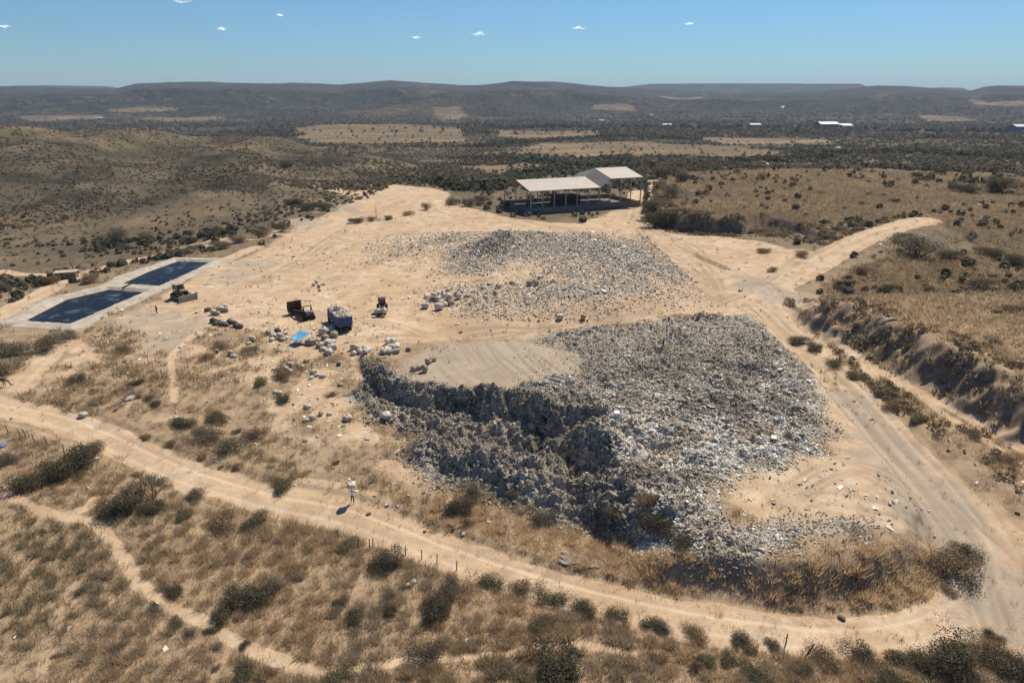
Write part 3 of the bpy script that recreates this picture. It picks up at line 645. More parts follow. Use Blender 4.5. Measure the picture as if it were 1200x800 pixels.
def grass_object():
    VS, FS, CS = [], [], []; off = 0
    def add(v, f, c):
        nonlocal off
        VS.append(v); FS.append(f+off); CS.append(c); off += len(v)
    # near
    for (n, r0, r1, nb, wd, s0, s1) in [(120000, 36, 112, 9, .032, .25, .75), (110000, 100, 400, 6, .08, .5, 1.0)]:
        X, Y, R = scatter(n, r0, r1)
        g = 1.7 if r0 < 60 else 2.6; cx, cy = np.floor(X/g), np.floor(Y/g); h1_ = _perm[(cx.astype(int)*7+_perm[cy.astype(int) & 4095]) & 4095]/4096; h2_ = _perm[(cy.astype(int)*5+_perm[cx.astype(int) & 4095]) & 4095]/4096
        snap = rng.random(n) < .5; tx_, ty_ = (cx+.15+.7*h1_)*g, (cy+.15+.7*h2_)*g
        X = np.where(snap, tx_+g*.15*rng.standard_normal(n), X); Y = np.where(snap, ty_+g*.15*rng.standard_normal(n), Y); cv = covers(X, Y)
        dcen = np.clip(1 - np.hypot(X-tx_, Y-ty_)/(g*.42), 0, 1)*(.5+.8*h2_)
        den = fbm(X, Y, 4.5, 3, 91); clump = fbm(X, Y, 14, 3, 92)
        prob = np.clip(0.10 + 0.85*cv['grass'] + 1.0*den + .5*clump, 0, 1)*np.clip(1 - 1.35*cv['sand'], 0, 1)*np.clip(1 - 1.6*cv['trash'], 0, 1)*(1-cv['gravel'])
        prob = np.maximum(prob, 0.02*(cv['sand'] > .5))
        prob *= np.where((R < 60) & (X < -8) & (Y < 52), .75, 1)
        for pp in _DOZ: prob *= (sdist(X, Y, pond_poly(pp)) < -3.2)
        k = rng.random(n) < prob
        X, Y, R = X[k], Y[k], R[k]; den, clump = den[k], clump[k]; g = cv['grass'][k]; dcen = dcen[k]
        Z = land(X, Y); S = s0 + (s1-s0)*np.clip(rng.random(len(X))*.7 + .55*g*(.5+clump) + .3*den, 0, 1.2)*(.7+.75*dcen)
        tall = sdist(X, Y, GRASSY[0]) > 0; S = np.where(tall, S*1.2, S)
        tall2 = (sdist(X, Y, GRASSY[2]) > 0) | (sdist(X, Y, GRASSY[1]) > 0); S = np.where(tall2, S*1.15, S)
        t = np.clip(.5 + 1.6*fbm(X, Y, 9, 3, 93) + .25*rng.standard_normal(len(X)), 0, 1)
        C = blend(t, GOLD, GREY_G); C = blend(np.clip(1.8*fbm(X, Y, 30, 2, 94) + .15*rng.standard_normal(len(X)), 0, .8), C, OLIVE)
        C = blend(np.clip(rng.random(len(X))*1.6-1.1, 0, .6), C, TAN)
        C = blend(np.where(tall, .8, np.where(tall2, .45, 0.0)), C, np.array([.68,.50,.30]))
        C = C*(1 - (.38*sm(110, 170, R))[:, None])
        add(*tufts(X, Y, Z, S, C, nb, wd))
    me = np_mesh('dry_grass', np.concatenate(VS), np.concatenate(FS), M['blade'], np.concatenate(CS))
    tag(add_obj('dry_grass', me), 'tufts of dry brown grass covering the slopes', 'grass', kind='stuff'); print('grass tris', len(me.polygons))
grass_object()

# ------------------------------------------------------------------ far bushland (stuff): thousands of small crowns
def clumps(X, Y, Z, S, C, nf):
    n = len(X); k = n*nf
    u = rng.standard_normal((k, 3)); u /= np.linalg.norm(u, axis=1)[:, None]; r = (.55+.45*rng.random(k))
    s = np.repeat(S, nf); c0 = np.stack([np.repeat(X, nf), np.repeat(Y, nf), np.repeat(Z + S*.30, nf)], 1)
    p = c0 + u*(r*s)[:, None]*np.array([.55, .55, .42])
    t1 = np.cross(u, rng.standard_normal((k, 3))); t1 /= np.linalg.norm(t1, axis=1)[:, None] + 1e-9; t2 = np.cross(u, t1)
    w = (s*(.20+.16*rng.random(k)))[:, None]
    V = np.stack([p - t1*w, p + t1*w*.4 - t2*w, p + t1*w + t2*w*.3, p + t2*w], 1)
    c = np.repeat(C, nf, 0)*(.7+.6*rng.random((k, 1)))
    return V.reshape(-1, 3), np.arange(k*4).reshape(-1, 4), np.repeat(c[:, None, :], 4, 1).reshape(-1, 3)
def bush_object():
    VS, FS, CS = [], [], []; off = 0
    for (n, r0, r1, nf, s0, s1) in [(15000, 150, 420, 16, 1.2, 2.8), (80000, 320, 1500, 8, 1.8, 4.6), (26000, 1300, 3600, 7, 5.0, 11.0)]:
        X, Y, R = scatter(n, r0, r1, rad(42)); cv = covers(X, Y)
        den = fbm(X, Y, 70, 4, 95); hill = sm(200, 300, R)*sm(960, 760, R)*sm(-20, -110, X)
        if r0 > 1000: den = fbm(X, Y, 300, 4, 96)
        prob = np.clip(.50 + 1.5*den, .03, 1)*np.clip(1-1.6*cv['sand'], 0, 1)*np.clip(1-1.2*cv['field'], 0.05, 1)
        prob *= np.where(R < 420, np.where(X < -60, .55, .22), 1)
        prob = np.where(hill > .4, np.clip(.7+1.4*den, .2, 1), prob)
        # brown grass bench on the right stays mostly open
        ben = sdist(X, Y, CLIFF1) > 0; prob = np.where(ben & (R < 400), prob*.3, prob)
        # dark belts of trees in the hollows
        belt = np.zeros(len(X))
        for pts, wd in BELTS: belt = np.maximum(belt, sm(wd, wd*.4, dist_line(X, Y, pts, 120)[0] + 8*fbm(X, Y, 30, 2, 97)))
        prob = np.maximum(prob, .95*belt*(1-cv['sand']))
        for pp in _DOZ: prob *= (sdist(X, Y, pond_poly(pp)) < -8)
        k = rng.random(n) < prob; X, Y, R, den, belt, hill = (a[k] for a in (X, Y, R, den, belt, hill))
        Z = land(X, Y); S = s0 + (s1-s0)*rng.random(len(X))**1.8; S = S*(1+.5*belt)*(1-.55*hill); Z = Z - .22*S*hill
        t = np.clip(.5 + 1.2*fbm(X, Y, 50, 3, 98) + .3*rng.standard_normal(len(X)), 0, 1)
        C = blend(t, np.array([.20,.16,.11]), np.array([.125,.115,.075])); C = blend(np.clip(belt + .4*(rng.random(len(X)) > .8), 0, 1)*.7, C, np.array([.075,.078,.047]))
        C = blend(hill*.9, C, np.array([.20,.165,.112]))
        v, f, c = clumps(X, Y, Z, S, C, nf); VS.append(v); FS.append(f+off); CS.append(c); off += len(v)
    for pts, dmin, dmax, n in [(CLIFF2, -13, 4, 1500), (np.vstack([CLIFF1[:12]]), -7, 6, 4200)]:
        L_ = np.r_[0, np.cumsum(np.hypot(*np.diff(pts, axis=0).T))]; u = rng.random(n)*min(L_[-1], 190); bx = np.interp(u, L_, pts[:, 0]); by = np.interp(u, L_, pts[:, 1])
        e = .5; nx = np.interp(u+e, L_, pts[:, 1])-by; ny = -(np.interp(u+e, L_, pts[:, 0])-bx); q_ = np.hypot(nx, ny)+1e-9; dd = dmin+(dmax-dmin)*rng.random(n); sg = 1 if pts is CLIFF2 else 1
        X = bx - sg*nx/q_*dd; Y = by - sg*ny/q_*dd; k = (fbm(X, Y, 6, 3, 197) + .12 > 0) & (covers(X, Y)['sand'] < .5); X, Y = X[k], Y[k]
        t = np.clip(.5+1.4*fbm(X, Y, 7, 2, 196)+.25*rng.standard_normal(len(X)), 0, 1); C = blend(t, np.array([.32,.23,.135]), np.array([.16,.14,.088]))
        S = .5 + 1.0*rng.random(len(X))**1.6
        v, f, c = clumps(X, Y, land(X, Y), S, C, 34); w_ = np.repeat(np.repeat(S, 34), 4)[:, None]; ctr = v.reshape(-1, 4, 3).mean(1).repeat(4, 0); v = ctr + (v-ctr)*.42
        VS.append(v); FS.append(f+off); CS.append(c); off += len(v)
    me = np_mesh('bushland', np.concatenate(VS), np.concatenate(FS), M['leaf'], np.concatenate(CS))
    tag(add_obj('bushland', me), 'grey green scrub bushland spreading over the far slopes and plain', 'bushland', kind='stuff'); print('bush quads', len(me.polygons))
BELTS = [(wpts(p), w) for p, w in [([(225,212),(262,205),(290,196),(325,190),(380,196),(440,190)], 14), ([(400,178),(480,182),(560,186),(640,190),(700,196)], 22),
   ([(440,205),(500,212),(560,222),(600,215)], 14), ([(620,205),(660,200),(700,188),(730,185),(760,200)], 14), ([(0,285),(60,290),(140,285),(200,280),(260,275)], 9),
   ([(560,172),(640,165),(720,160),(800,163)], 40), ([(960,180),(1050,178),(1200,185)], 40), ([(880,190),(960,185)], 22), ([(560,150),(700,150),(900,152),(1100,154),(1200,156)], 70)]]
bush_object()

# ------------------------------------------------------------------ refuse (stuff): bags, sheets and scraps in their thousands
def pieces(X, Y, Z, S, C, sheet_frac=0.38):
    n = len(X); isq = rng.random(n) < sheet_frac; VS = []; FS = []; CS = []; off = 0
    def basis(k):
        q = rng.standard_normal((k, 4)); q /= np.linalg.norm(q, axis=1)[:, None]; w, x, y, z = q.T
        return np.stack([np.stack([1-2*(y*y+z*z), 2*(x*y-z*w), 2*(x*z+y*w)], 1), np.stack([2*(x*y+z*w), 1-2*(x*x+z*z), 2*(y*z-x*w)], 1), np.stack([2*(x*z-y*w), 2*(y*z+x*w), 1-2*(x*x+y*y)], 1)], 1)
    octv = np.array([[1,0,0],[-1,0,0],[0,1,0],[0,-1,0],[0,0,1],[0,0,-1]], float)
    octf = np.array([[0,2,4],[2,1,4],[1,3,4],[3,0,4],[2,0,5],[1,2,5],[3,1,5],[0,3,5]])
    k = ~isq; m = k.sum(); B = basis(m)
    L = octv[None]*(.6+.6*rng.random((m, 6, 1))) + .16*rng.standard_normal((m, 6, 3)); L = L*np.stack([1+.5*rng.random(m), .9*np.ones(m), .55+.4*rng.random(m)], 1)[:, None]
    V = np.einsum('nij,nkj->nki', B, L)*S[k][:, None, None]*.5 + np.stack([X[k], Y[k], Z[k]+S[k]*.18], 1)[:, None]
    VS.append(V.reshape(-1, 3)); FS.append((octf[None]+np.arange(m)[:, None, None]*6).reshape(-1, 3)); c = np.repeat(C[k][:, None], 6, 1)*(.8+.4*rng.random((m, 6, 1))); CS.append(c.reshape(-1, 3)); off = m*6
    k = isq; m = k.sum(); th_ = rng.random(m)*6.283; tl = .55*rng.standard_normal(m); B = basis(m); c_, s_ = np.cos(th_), np.sin(th_); ct, st2 = np.cos(tl), np.sin(tl); z_ = np.zeros(m)
    B = np.stack([np.stack([c_, -s_*ct, s_*st2], 1), np.stack([s_, c_*ct, -c_*st2], 1), np.stack([z_, st2, ct], 1)], 1)
    sq = np.array([[-1,-1,0],[1,-1,.2],[1,1,0],[-1,1,-.2],[0,0,.35]], float); sf = np.array([[0,1,4],[1,2,4],[2,3,4],[3,0,4]])
    L = (sq[None] + .3*rng.standard_normal((m, 5, 3)))*np.stack([1.5*np.ones(m), .35+.9*rng.random(m), np.ones(m)], 1)[:, None]
    V = np.einsum('nij,nkj->nki', B, L)*S[k][:, None, None]*.42 + np.stack([X[k], Y[k], Z[k]+S[k]*.2], 1)[:, None]
    VS.append(V.reshape(-1, 3)); FS.append((sf[None]+np.arange(m)[:, None, None]*5).reshape(-1, 3)+off); CS.append(np.repeat(C[k][:, None], 5, 1).reshape(-1, 3))
    return np.concatenate(VS), np.concatenate(FS), np.concatenate(CS)
PAL = np.array([(.84,.76,.63),(.70,.60,.465),(.49,.41,.30),(.125,.10,.07),(.36,.295,.19),(.50,.39,.27),(.12,.19,.31),(.36,.14,.09)])
def rub_cols(n, white, dark):
    p = np.stack([.14+.50*white, .22+0*white, .26-.10*white, .05+.36*dark, .10+0*white, .09+0*white, .022+0*white, .007+0*white], 1); p = np.clip(p, 0, None); p /= p.sum(1)[:, None]
    u = rng.random(n)[:, None]; idx = (np.cumsum(p, 1) < u).sum(1).clip(0, 7); return PAL[idx]*(.75+.45*rng.random((n, 1)))
def in_box(n, pts, mrg=1.0):
    a = pts.min(0)-mrg; b = pts.max(0)+mrg; return a[0]+(b[0]-a[0])*rng.random(n), a[1]+(b[1]-a[1])*rng.random(n)
def refuse_main():
    X, Y = in_box(820000, np.vstack([TRASH, TRASH_B])); s = sdist(X, Y, TRASH); sb = sdist(X, Y, TRASH_B); g = sdist(X, Y, GREY)
    w = fbm(X, Y, 4, 3, 101)*1.5
    w5 = fbm(X, Y, 10, 4, 108)*7; pr = sm(-2.6, 2.6, s + w*1.6 + w5*sm(70, 95, Y))*sm(1.6, -1.8, g + 2.6*w + 3*fbm(X, Y, 18, 3, 82)); pr = np.maximum(pr, .035*(s > 0)); pr = np.maximum(pr, .45*sm(-1, 3, sb + 2*w))
    east = sm(14, 34, X)*sm(90, 70, Y); pr *= 1 - .45*east*np.clip(.5 + 2.2*fbm(X, Y, 7, 3, 102), 0, 1)
    pr *= 1 - .6*sm(84, 108, Y)
    k = rng.random(len(X)) < pr*.8; X, Y = X[k], Y[k]
    x2, y2 = in_box(500000, TRASH); b_ = np.abs(sdist(x2, y2, UPPER) + 1.0) < 3.2; x2, y2 = x2[b_], y2[b_]
    e = .5; sl = np.hypot(land(x2+e, y2)-land(x2-e, y2), land(x2, y2+e)-land(x2, y2-e)); b_ = (sl > .8) & (sdist(x2, y2, TRASH) > -.5) & (rng.random(len(x2)) < .95); X = np.concatenate([X, x2[b_]]); Y = np.concatenate([Y, y2[b_]])
    n = len(X); Z = land(X, Y)
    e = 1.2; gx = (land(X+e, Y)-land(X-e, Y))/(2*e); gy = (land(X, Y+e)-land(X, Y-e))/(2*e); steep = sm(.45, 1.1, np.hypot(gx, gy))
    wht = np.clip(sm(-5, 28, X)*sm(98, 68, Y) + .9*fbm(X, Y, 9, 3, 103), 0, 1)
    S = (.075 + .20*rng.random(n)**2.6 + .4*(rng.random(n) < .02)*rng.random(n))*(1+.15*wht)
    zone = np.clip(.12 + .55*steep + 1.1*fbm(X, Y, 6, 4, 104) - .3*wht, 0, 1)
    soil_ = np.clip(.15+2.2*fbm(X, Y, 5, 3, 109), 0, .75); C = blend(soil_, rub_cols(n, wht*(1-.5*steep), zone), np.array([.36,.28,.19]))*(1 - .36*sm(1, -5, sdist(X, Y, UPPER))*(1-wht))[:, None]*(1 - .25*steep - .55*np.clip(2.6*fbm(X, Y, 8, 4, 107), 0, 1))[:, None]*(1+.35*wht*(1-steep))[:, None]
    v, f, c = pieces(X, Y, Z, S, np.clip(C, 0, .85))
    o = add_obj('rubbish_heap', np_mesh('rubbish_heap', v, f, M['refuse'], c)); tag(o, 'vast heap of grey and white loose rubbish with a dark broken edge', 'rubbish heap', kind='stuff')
    X, Y = in_box(300000, TRASH2, 4); s = sdist(X, Y, TRASH2); w = fbm(X, Y, 14, 4, 105)*6
    dens = np.zeros(len(X))
    for (px, py, r, a) in [(578,298,8,1.3),(597,290,8,1),(556,314,6,.8),(540,300,5,.5),(645,286,15,.9),(700,298,16,.8),(740,312,12,.9),(680,292,14,.9),(520,283,10,.35),(480,290,12,.15),(670,318,7,.7),(630,345,8,.5),(560,350,8,.5),(690,345,8,.35),(740,335,10,.4),(530,275,8,.2)]:
        hx, hy = P(px, py); dens = np.maximum(dens, a*np.exp(-((X-hx)**2+((Y-hy)*.8)**2)/(r*r)))
    k = rng.random(len(X)) < dens*np.clip(.75 + .12*w, 0.05, 1); X, Y, dens = X[k], Y[k], dens[k]; n = len(X); S = .15+.33*rng.random(n)**2.2 + .4*(rng.random(n) < .02)
    dk = np.exp(-((X-P(582,300)[0])**2+(Y-P(582,300)[1])**2)/70)
    v, f, c = pieces(X, Y, land(X, Y), S, rub_cols(n, np.clip(.5 - .4*dk, 0, 1), np.clip(.0+.9*dk, 0, 1)))
    o = add_obj('spread_rubbish', np_mesh('spread_rubbish', v, f, M['refuse'], c)); tag(o, 'thin grey spread of rubbish over the sandy flat behind the main heap', 'rubbish', kind='stuff')
    # litter blown over the working slope and along the tracks
    n0 = 60000; A = (rng.random(n0)*2-1)*rad(44); R = 40*np.exp(rng.random(n0)*math.log(300/40)); X, Y = R*np.sin(A), R*np.cos(A)
    pr = np.full(n0, .02)
    for (px, py, r, a) in [(300,385,14,.9),(350,405,9,1),(380,420,9,1),(330,430,9,.6),(360,460,9,.5),(390,480,9,.6),(370,505,7,.5),(440,470,8,.6),(270,400,10,.4),(150,395,10,.4),(140,405,6,.5),(160,440,7,.25),(120,470,10,.2),(60,480,10,.12),
                         (300,315,14,.5),(330,300,14,.4),(260,340,12,.35),(280,330,9,.4),(480,560,7,.5),(510,575,6,.4),(430,545,8,.3),(940,420,8,.4),(960,445,8,.4),(1000,470,8,.35),(1010,450,7,.3),(960,570,8,.4),(1010,590,7,.35),(900,590,7,.4),(1060,500,8,.25),
                         (350,250,10,.4),(540,365,12,.5),(610,370,12,.5),(500,330,10,.35),(720,650,5,.3),(690,590,5,.5),(925,365,7,.4),(480,520,8,.3),(200,400,10,.3),(330,470,12,.15),(1170,560,9,.25)]:
        hx, hy = P(px, py, -1); pr = np.maximum(pr, .8*a*np.exp(-((X-hx)**2+((Y-hy)*.8)**2)/(r*r)))
    pr *= np.clip(.8+2*fbm(X, Y, 6, 3, 106), .05, 1)*(sdist(X, Y, TRASH) < 0)
    for pp in _DOZ: pr *= (sdist(X, Y, pond_poly(pp)) < -1.5)
    pr *= np.where(dist_line(X, Y, NEAR_ROAD)[0] < 3, .1, 1)*np.where(Y < 58, .3, 1)
    k = rng.random(n0) < pr; X, Y, R = X[k], Y[k], R[k]; n = len(X); S = .12+.42*rng.random(n)**2.5; S *= 1+.4*sm(90, 200, R)
    v, f, c = pieces(X, Y, land(X, Y), S, rub_cols(n, np.full(n, .75), np.full(n, .05)), .45)
    o = add_obj('litter', np_mesh('litter', v, f, M['refuse'], c)); tag(o, 'pale scraps of litter blown about the slopes and track sides', 'litter', kind='stuff')
refuse_main()

# ------------------------------------------------------------------ ponds
def pond(pts, name_i, label, wlabel):
    w0 = pond_poly(pts); n = len(w0); cen = w0.mean(0)
    def off(q, d):
        out = []
        for i in range(n):
            a, b, c = q[i-1], q[i], q[(i+1) % n]; e1 = (b-a)/np.linalg.norm(b-a); e2 = (c-b)/np.linalg.norm(c-b)
            s = 1 if np.cross(q[1]-q[0], q[2]-q[1]) > 0 else -1
            n1 = np.array([e1[1], -e1[0]])*s; n2 = np.array([e2[1], -e2[0]])*s; m_ = (n1+n2); m_ /= np.dot(m_, m_)/2; out.append(b + m_*d)
        return np.array(out)
    def dens(q):
        o = []
        for i in range(n):
            a, b = q[i], q[(i+1) % n]
            for t in range(12): o.append(a+(b-a)*t/12)
        return np.array(o)
    rings = [(dens(off(w0, 4.2)), None, .03), (dens(off(w0, 2.6)), .22, 0), (dens(off(w0, 1.2)), .2, 0), (dens(off(w0, -1.5)), -1.35, 0)]
    V = []; 
    for r_, z, l in rings:
        zz = land(r_[:, 0], r_[:, 1]) + l if z is None else np.full(len(r_), z)
        V.append(np.column_stack([r_ + .12*rng.standard_normal(r_.shape), zz]))
    m_ = len(V[0]); V = np.vstack(V); F = []
    for k in range(3):
        for i in range(m_): F.append([k*m_+i, k*m_+(i+1) % m_, (k+1)*m_+(i+1) % m_, (k+1)*m_+i])
    o = add_obj('pond_lining', np_mesh('pond_lining', V, np.array(F), M['liner'], smooth=False)); tag(o, label, 'pond lining')
    wv = off(w0, .1); V = np.column_stack([wv, np.full(n, -.25)]); me = bpy.data.meshes.new('water'); me.from_pydata(V.tolist(), [], [list(range(n))]); me.materials.append(M['water'])
    me.update(); tag(add_obj('water', me), wlabel, kind='structure')
pond(POND_A, 0, 'pale sheet rim round the nearer dark liquid pond', 'dark blue liquid in the nearer pond')
pond(POND_B, 1, 'pale sheet rim round the farther dark liquid pond beside the bulldozer', 'dark blue scummy liquid in the farther pond')
a = Vector((*P(144,339), .35)); b_ = Vector((*P(158,332), .35))
tag(MB().cyl(a, b_, .16, seg=8).build('pipe', M['black']), 'short black pipe crossing the pale strip between the two ponds', 'pipe')

# ------------------------------------------------------------------ open shed
def shed():
    c, s = .915, .403; ang = math.atan2(s, c)
    root = empty('open_shed', (6.6, 245.0, 0), ang)
    tag(root, 'long open sided shed with pale sheet metal roofs in two heights', 'shed')
    L1, D, e1, r1 = 28.4, 11.75, 8.05, 10.7; x2, x3, up = 32.6, 46.2, 3.0
    g = .45
    # local x along the front, y to the back
    def roofpair(name, xa, xb, dz, mat_):
        m = MB(); m.slab([(xa,-g,e1+dz-.1),(xb,-g,e1+dz-.1),(xb,D,r1+dz),(xa,D,r1+dz)], .12); m.slab([(xa,D+.01,r1+dz),(xb,D+.01,r1+dz),(xb,2*D+g,e1+dz-.1),(xa,2*D+g,e1+dz-.1)], .12)
        return m.build(name, mat_, root)
    roofpair('low_roof', -.5, L1, 0, M['sheet_roof']); roofpair('high_roof', x2, x3+.5, up, M['sheet_roof'])
    m = MB(); m.slab([(L1+.05,-g,e1-.15),(x2-.05,-g,e1+up-.15),(x2-.05,D,r1+up-.05),(L1+.05,D,r1-.05)], .1); m.slab([(L1+.05,D+.01,r1-.05),(x2-.05,D+.01,r1+up-.05),(x2-.05,2*D+g,e1+up-.15),(L1+.05,2*D+g,e1-.15)], .1)
    m.build('link_roof', M['sheet_roof_shaded'], root)
    # ribs of the roofing
    def gzr(x, y): return gz(6.6 + x*c - y*s, 245 + x*s + y*c)
    xs1 = np.linspace(.1, L1-.2, 7); xs2 = np.linspace(x2+.2, x3, 4)
    for xs, hh in ((xs1, e1), (xs2, e1+up)):
        for x in xs:
            for y in (0, 2*D):
                b0 = gzr(x, y) - .3
                MB().box((x, y, (b0+hh-.25)/2), (.30, .30, hh-.25-b0)).build('post', M['steel'], root)
            t = MB(); zt = hh - .35; ap = zt + (r1-e1)
            t.box((x, D, zt-.06), (.12, 2*D-.4, .16))
            t.bar((x, 0.2, zt), (x, D, ap-.1), .12); t.bar((x, 2*D-.2, zt), (x, D, ap-.1), .12)
            for q in (.25, .5, .75):
                t.bar((x, q*D, zt), (x, q*D, zt+(ap-zt)*q-.1), .09); t.bar((x, 2*D-q*D, zt), (x, 2*D-q*D, zt+(ap-zt)*q-.1), .09)
            t.build('truss', M['steel'], root)
        for y in (0, 2*D): MB().box(((xs[0]+xs[-1])/2, y, hh-.3), (xs[-1]-xs[0], .16, .22)).build('eave_beam', M['steel'], root)
    MB().box(((x3)/2, D, .02), (x3+.6, 2*D+.6, .7)).build('floor_slab', M['concrete_d'], root)
    for (p0, p1, h) in [((0,0),(L1,0),1.55),((x2,0),(x3,0),1.9),((0,2*D),(L1,2*D),1.5),((x2,2*D),(x3,2*D),1.6),((x3,0),(x3,2*D),1.6),((0,D+3),(0,2*D),1.5),((0,0),(0,4),1.2),((L1,0),(x2,0),2.6)]:
        (xa, ya), (xb, yb) = p0, p1; zc = .38
        dx_, dy_ = abs(xb-xa) or .2, abs(yb-ya) or .2
        MB().box(((xa+xb)/2, (ya+yb)/2 - (.30 if ya == yb == 0 else 0), zc + h/2 - .6), (dx_ if ya == yb else .22, dy_ if xa == xb else .22, h+1.1)).build('low_wall', M['concrete'], root)
    # dark brown inner block under the right end of the low roof
    MB().box((L1-5.2, D+5.5, 1.9), (9.5, 7.0, 3.2)).build('inner_block', M['darkwall'], root)
    MB().box((-2.6, 5.2, .75), (.35, 7.5, .5), rot=Matrix.Rotation(.22, 3, 'X') @ Matrix.Rotation(.3, 3, 'Z')).build('loading_ramp', M['concrete'], root)
shed()

# ------------------------------------------------------------------ plants
def leaf_mesh(name, seed, lobes, nl, size, cols, flat=.8, stems=6, dense=1.0):
    r = np.random.default_rng(seed); V = []; C = []
    L = [(r.normal(0, .38), r.normal(0, .38), .35+.45*r.random(), .32+.28*r.random()) for _ in range(lobes)]
    for lx, ly, lz, lr in L:
        k = nl//lobes; u = r.standard_normal((k, 3)); u /= np.linalg.norm(u, axis=1)[:, None]; q = (.35+.65*r.random((k, 1))**.6)
        p = np.array([lx, ly, lz*flat]) + u*q*lr*np.array([1, 1, flat]) + .05*r.standard_normal((k, 3)); p[:, 2] = np.maximum(p[:, 2], .02)
        t1 = np.cross(u, r.standard_normal((k, 3))); t1 /= np.linalg.norm(t1, axis=1)[:, None]; t2 = np.cross(u, t1)*.8 + .6*u*r.standard_normal((k, 1))
        w = size*(.5+r.random((k, 1)))
        V.append(np.stack([p-t1*w, p-t2*w*.6, p+t1*w, p+t2*w], 1)); c = cols[r.integers(0, len(cols), k)]*(.7+.6*r.random((k, 1))); C.append(np.repeat(c[:, None], 4, 1))
    V = np.concatenate(V).reshape(-1, 3); C = np.concatenate(C).reshape(-1, 3)
    fo = np_mesh(name, V, np.arange(len(V)).reshape(-1, 4), M['leaf'], C)
    b = bmesh.new()
    for lx, ly, lz, lr in L[:stems]:
        a = Vector((lx*.15, ly*.15, -.05)); e = Vector((lx, ly, lz*flat)); mid = (a+e)/2 + Vector((.05*r.normal(), .05*r.normal(), .04))
        for p0, p1, r0, r1 in ((a, mid, .032, .022), (mid, e, .022, .008)):
            q = bmesh.ops.create_cone(b, segments=5, radius1=r0, radius2=r1, depth=(p1-p0).length, cap_ends=False); d = p1-p0
            bmesh.ops.transform(b, matrix=Matrix.Translation((p0+p1)/2) @ d.to_track_quat('Z', 'Y').to_matrix().to_4x4(), verts=q['verts'])
    st = bpy.data.meshes.new('stems'); b.to_mesh(st); b.free(); st.materials.append(M['bark'])
    return fo, st
GREEN = np.array([(.125,.11,.07),(.17,.145,.092),(.085,.077,.05)]); GRY = np.array([(.19,.16,.11),(.25,.205,.14),(.13,.112,.078)])
BRN = np.array([(.27,.195,.115),(.34,.245,.145),(.17,.125,.078)]); OLV = np.array([(.15,.135,.075),(.20,.17,.095),(.10,.09,.052)])
PLANT = {}
for kd, cols, n_, nl, sz in [('green', GREEN, 3, 5200, .030), ('grey', GRY, 3, 4200, .026), ('brown', BRN, 3, 4200, .030), ('olive', OLV, 2, 4600, .028)]:
    PLANT[kd] = [leaf_mesh('foliage', 100+i*7+len(kd), 11+i*4, nl, sz, cols, flat=.75+.12*i) for i in range(n_)]
NPL = [0]
def shrub(p, r, kind, label, group, cat='shrub', name='shrub', hs=1.0, sub=True):
    fo, st = PLANT[kind][NPL[0] % len(PLANT[kind])]; NPL[0] += 1
    hs *= .82; root = empty(name, p, rng.random()*6.28); root.scale = (r*random.uniform(.9, 1.2), r*random.uniform(.75, 1.0), r*hs); tag(root, label, cat, group)
    add_obj('foliage', fo, root); add_obj('stem', st, root); return root
def pxm(p): return FPX/((p - cam.location).dot(Vector((0, CP, -SP))))       # pixels per metre there
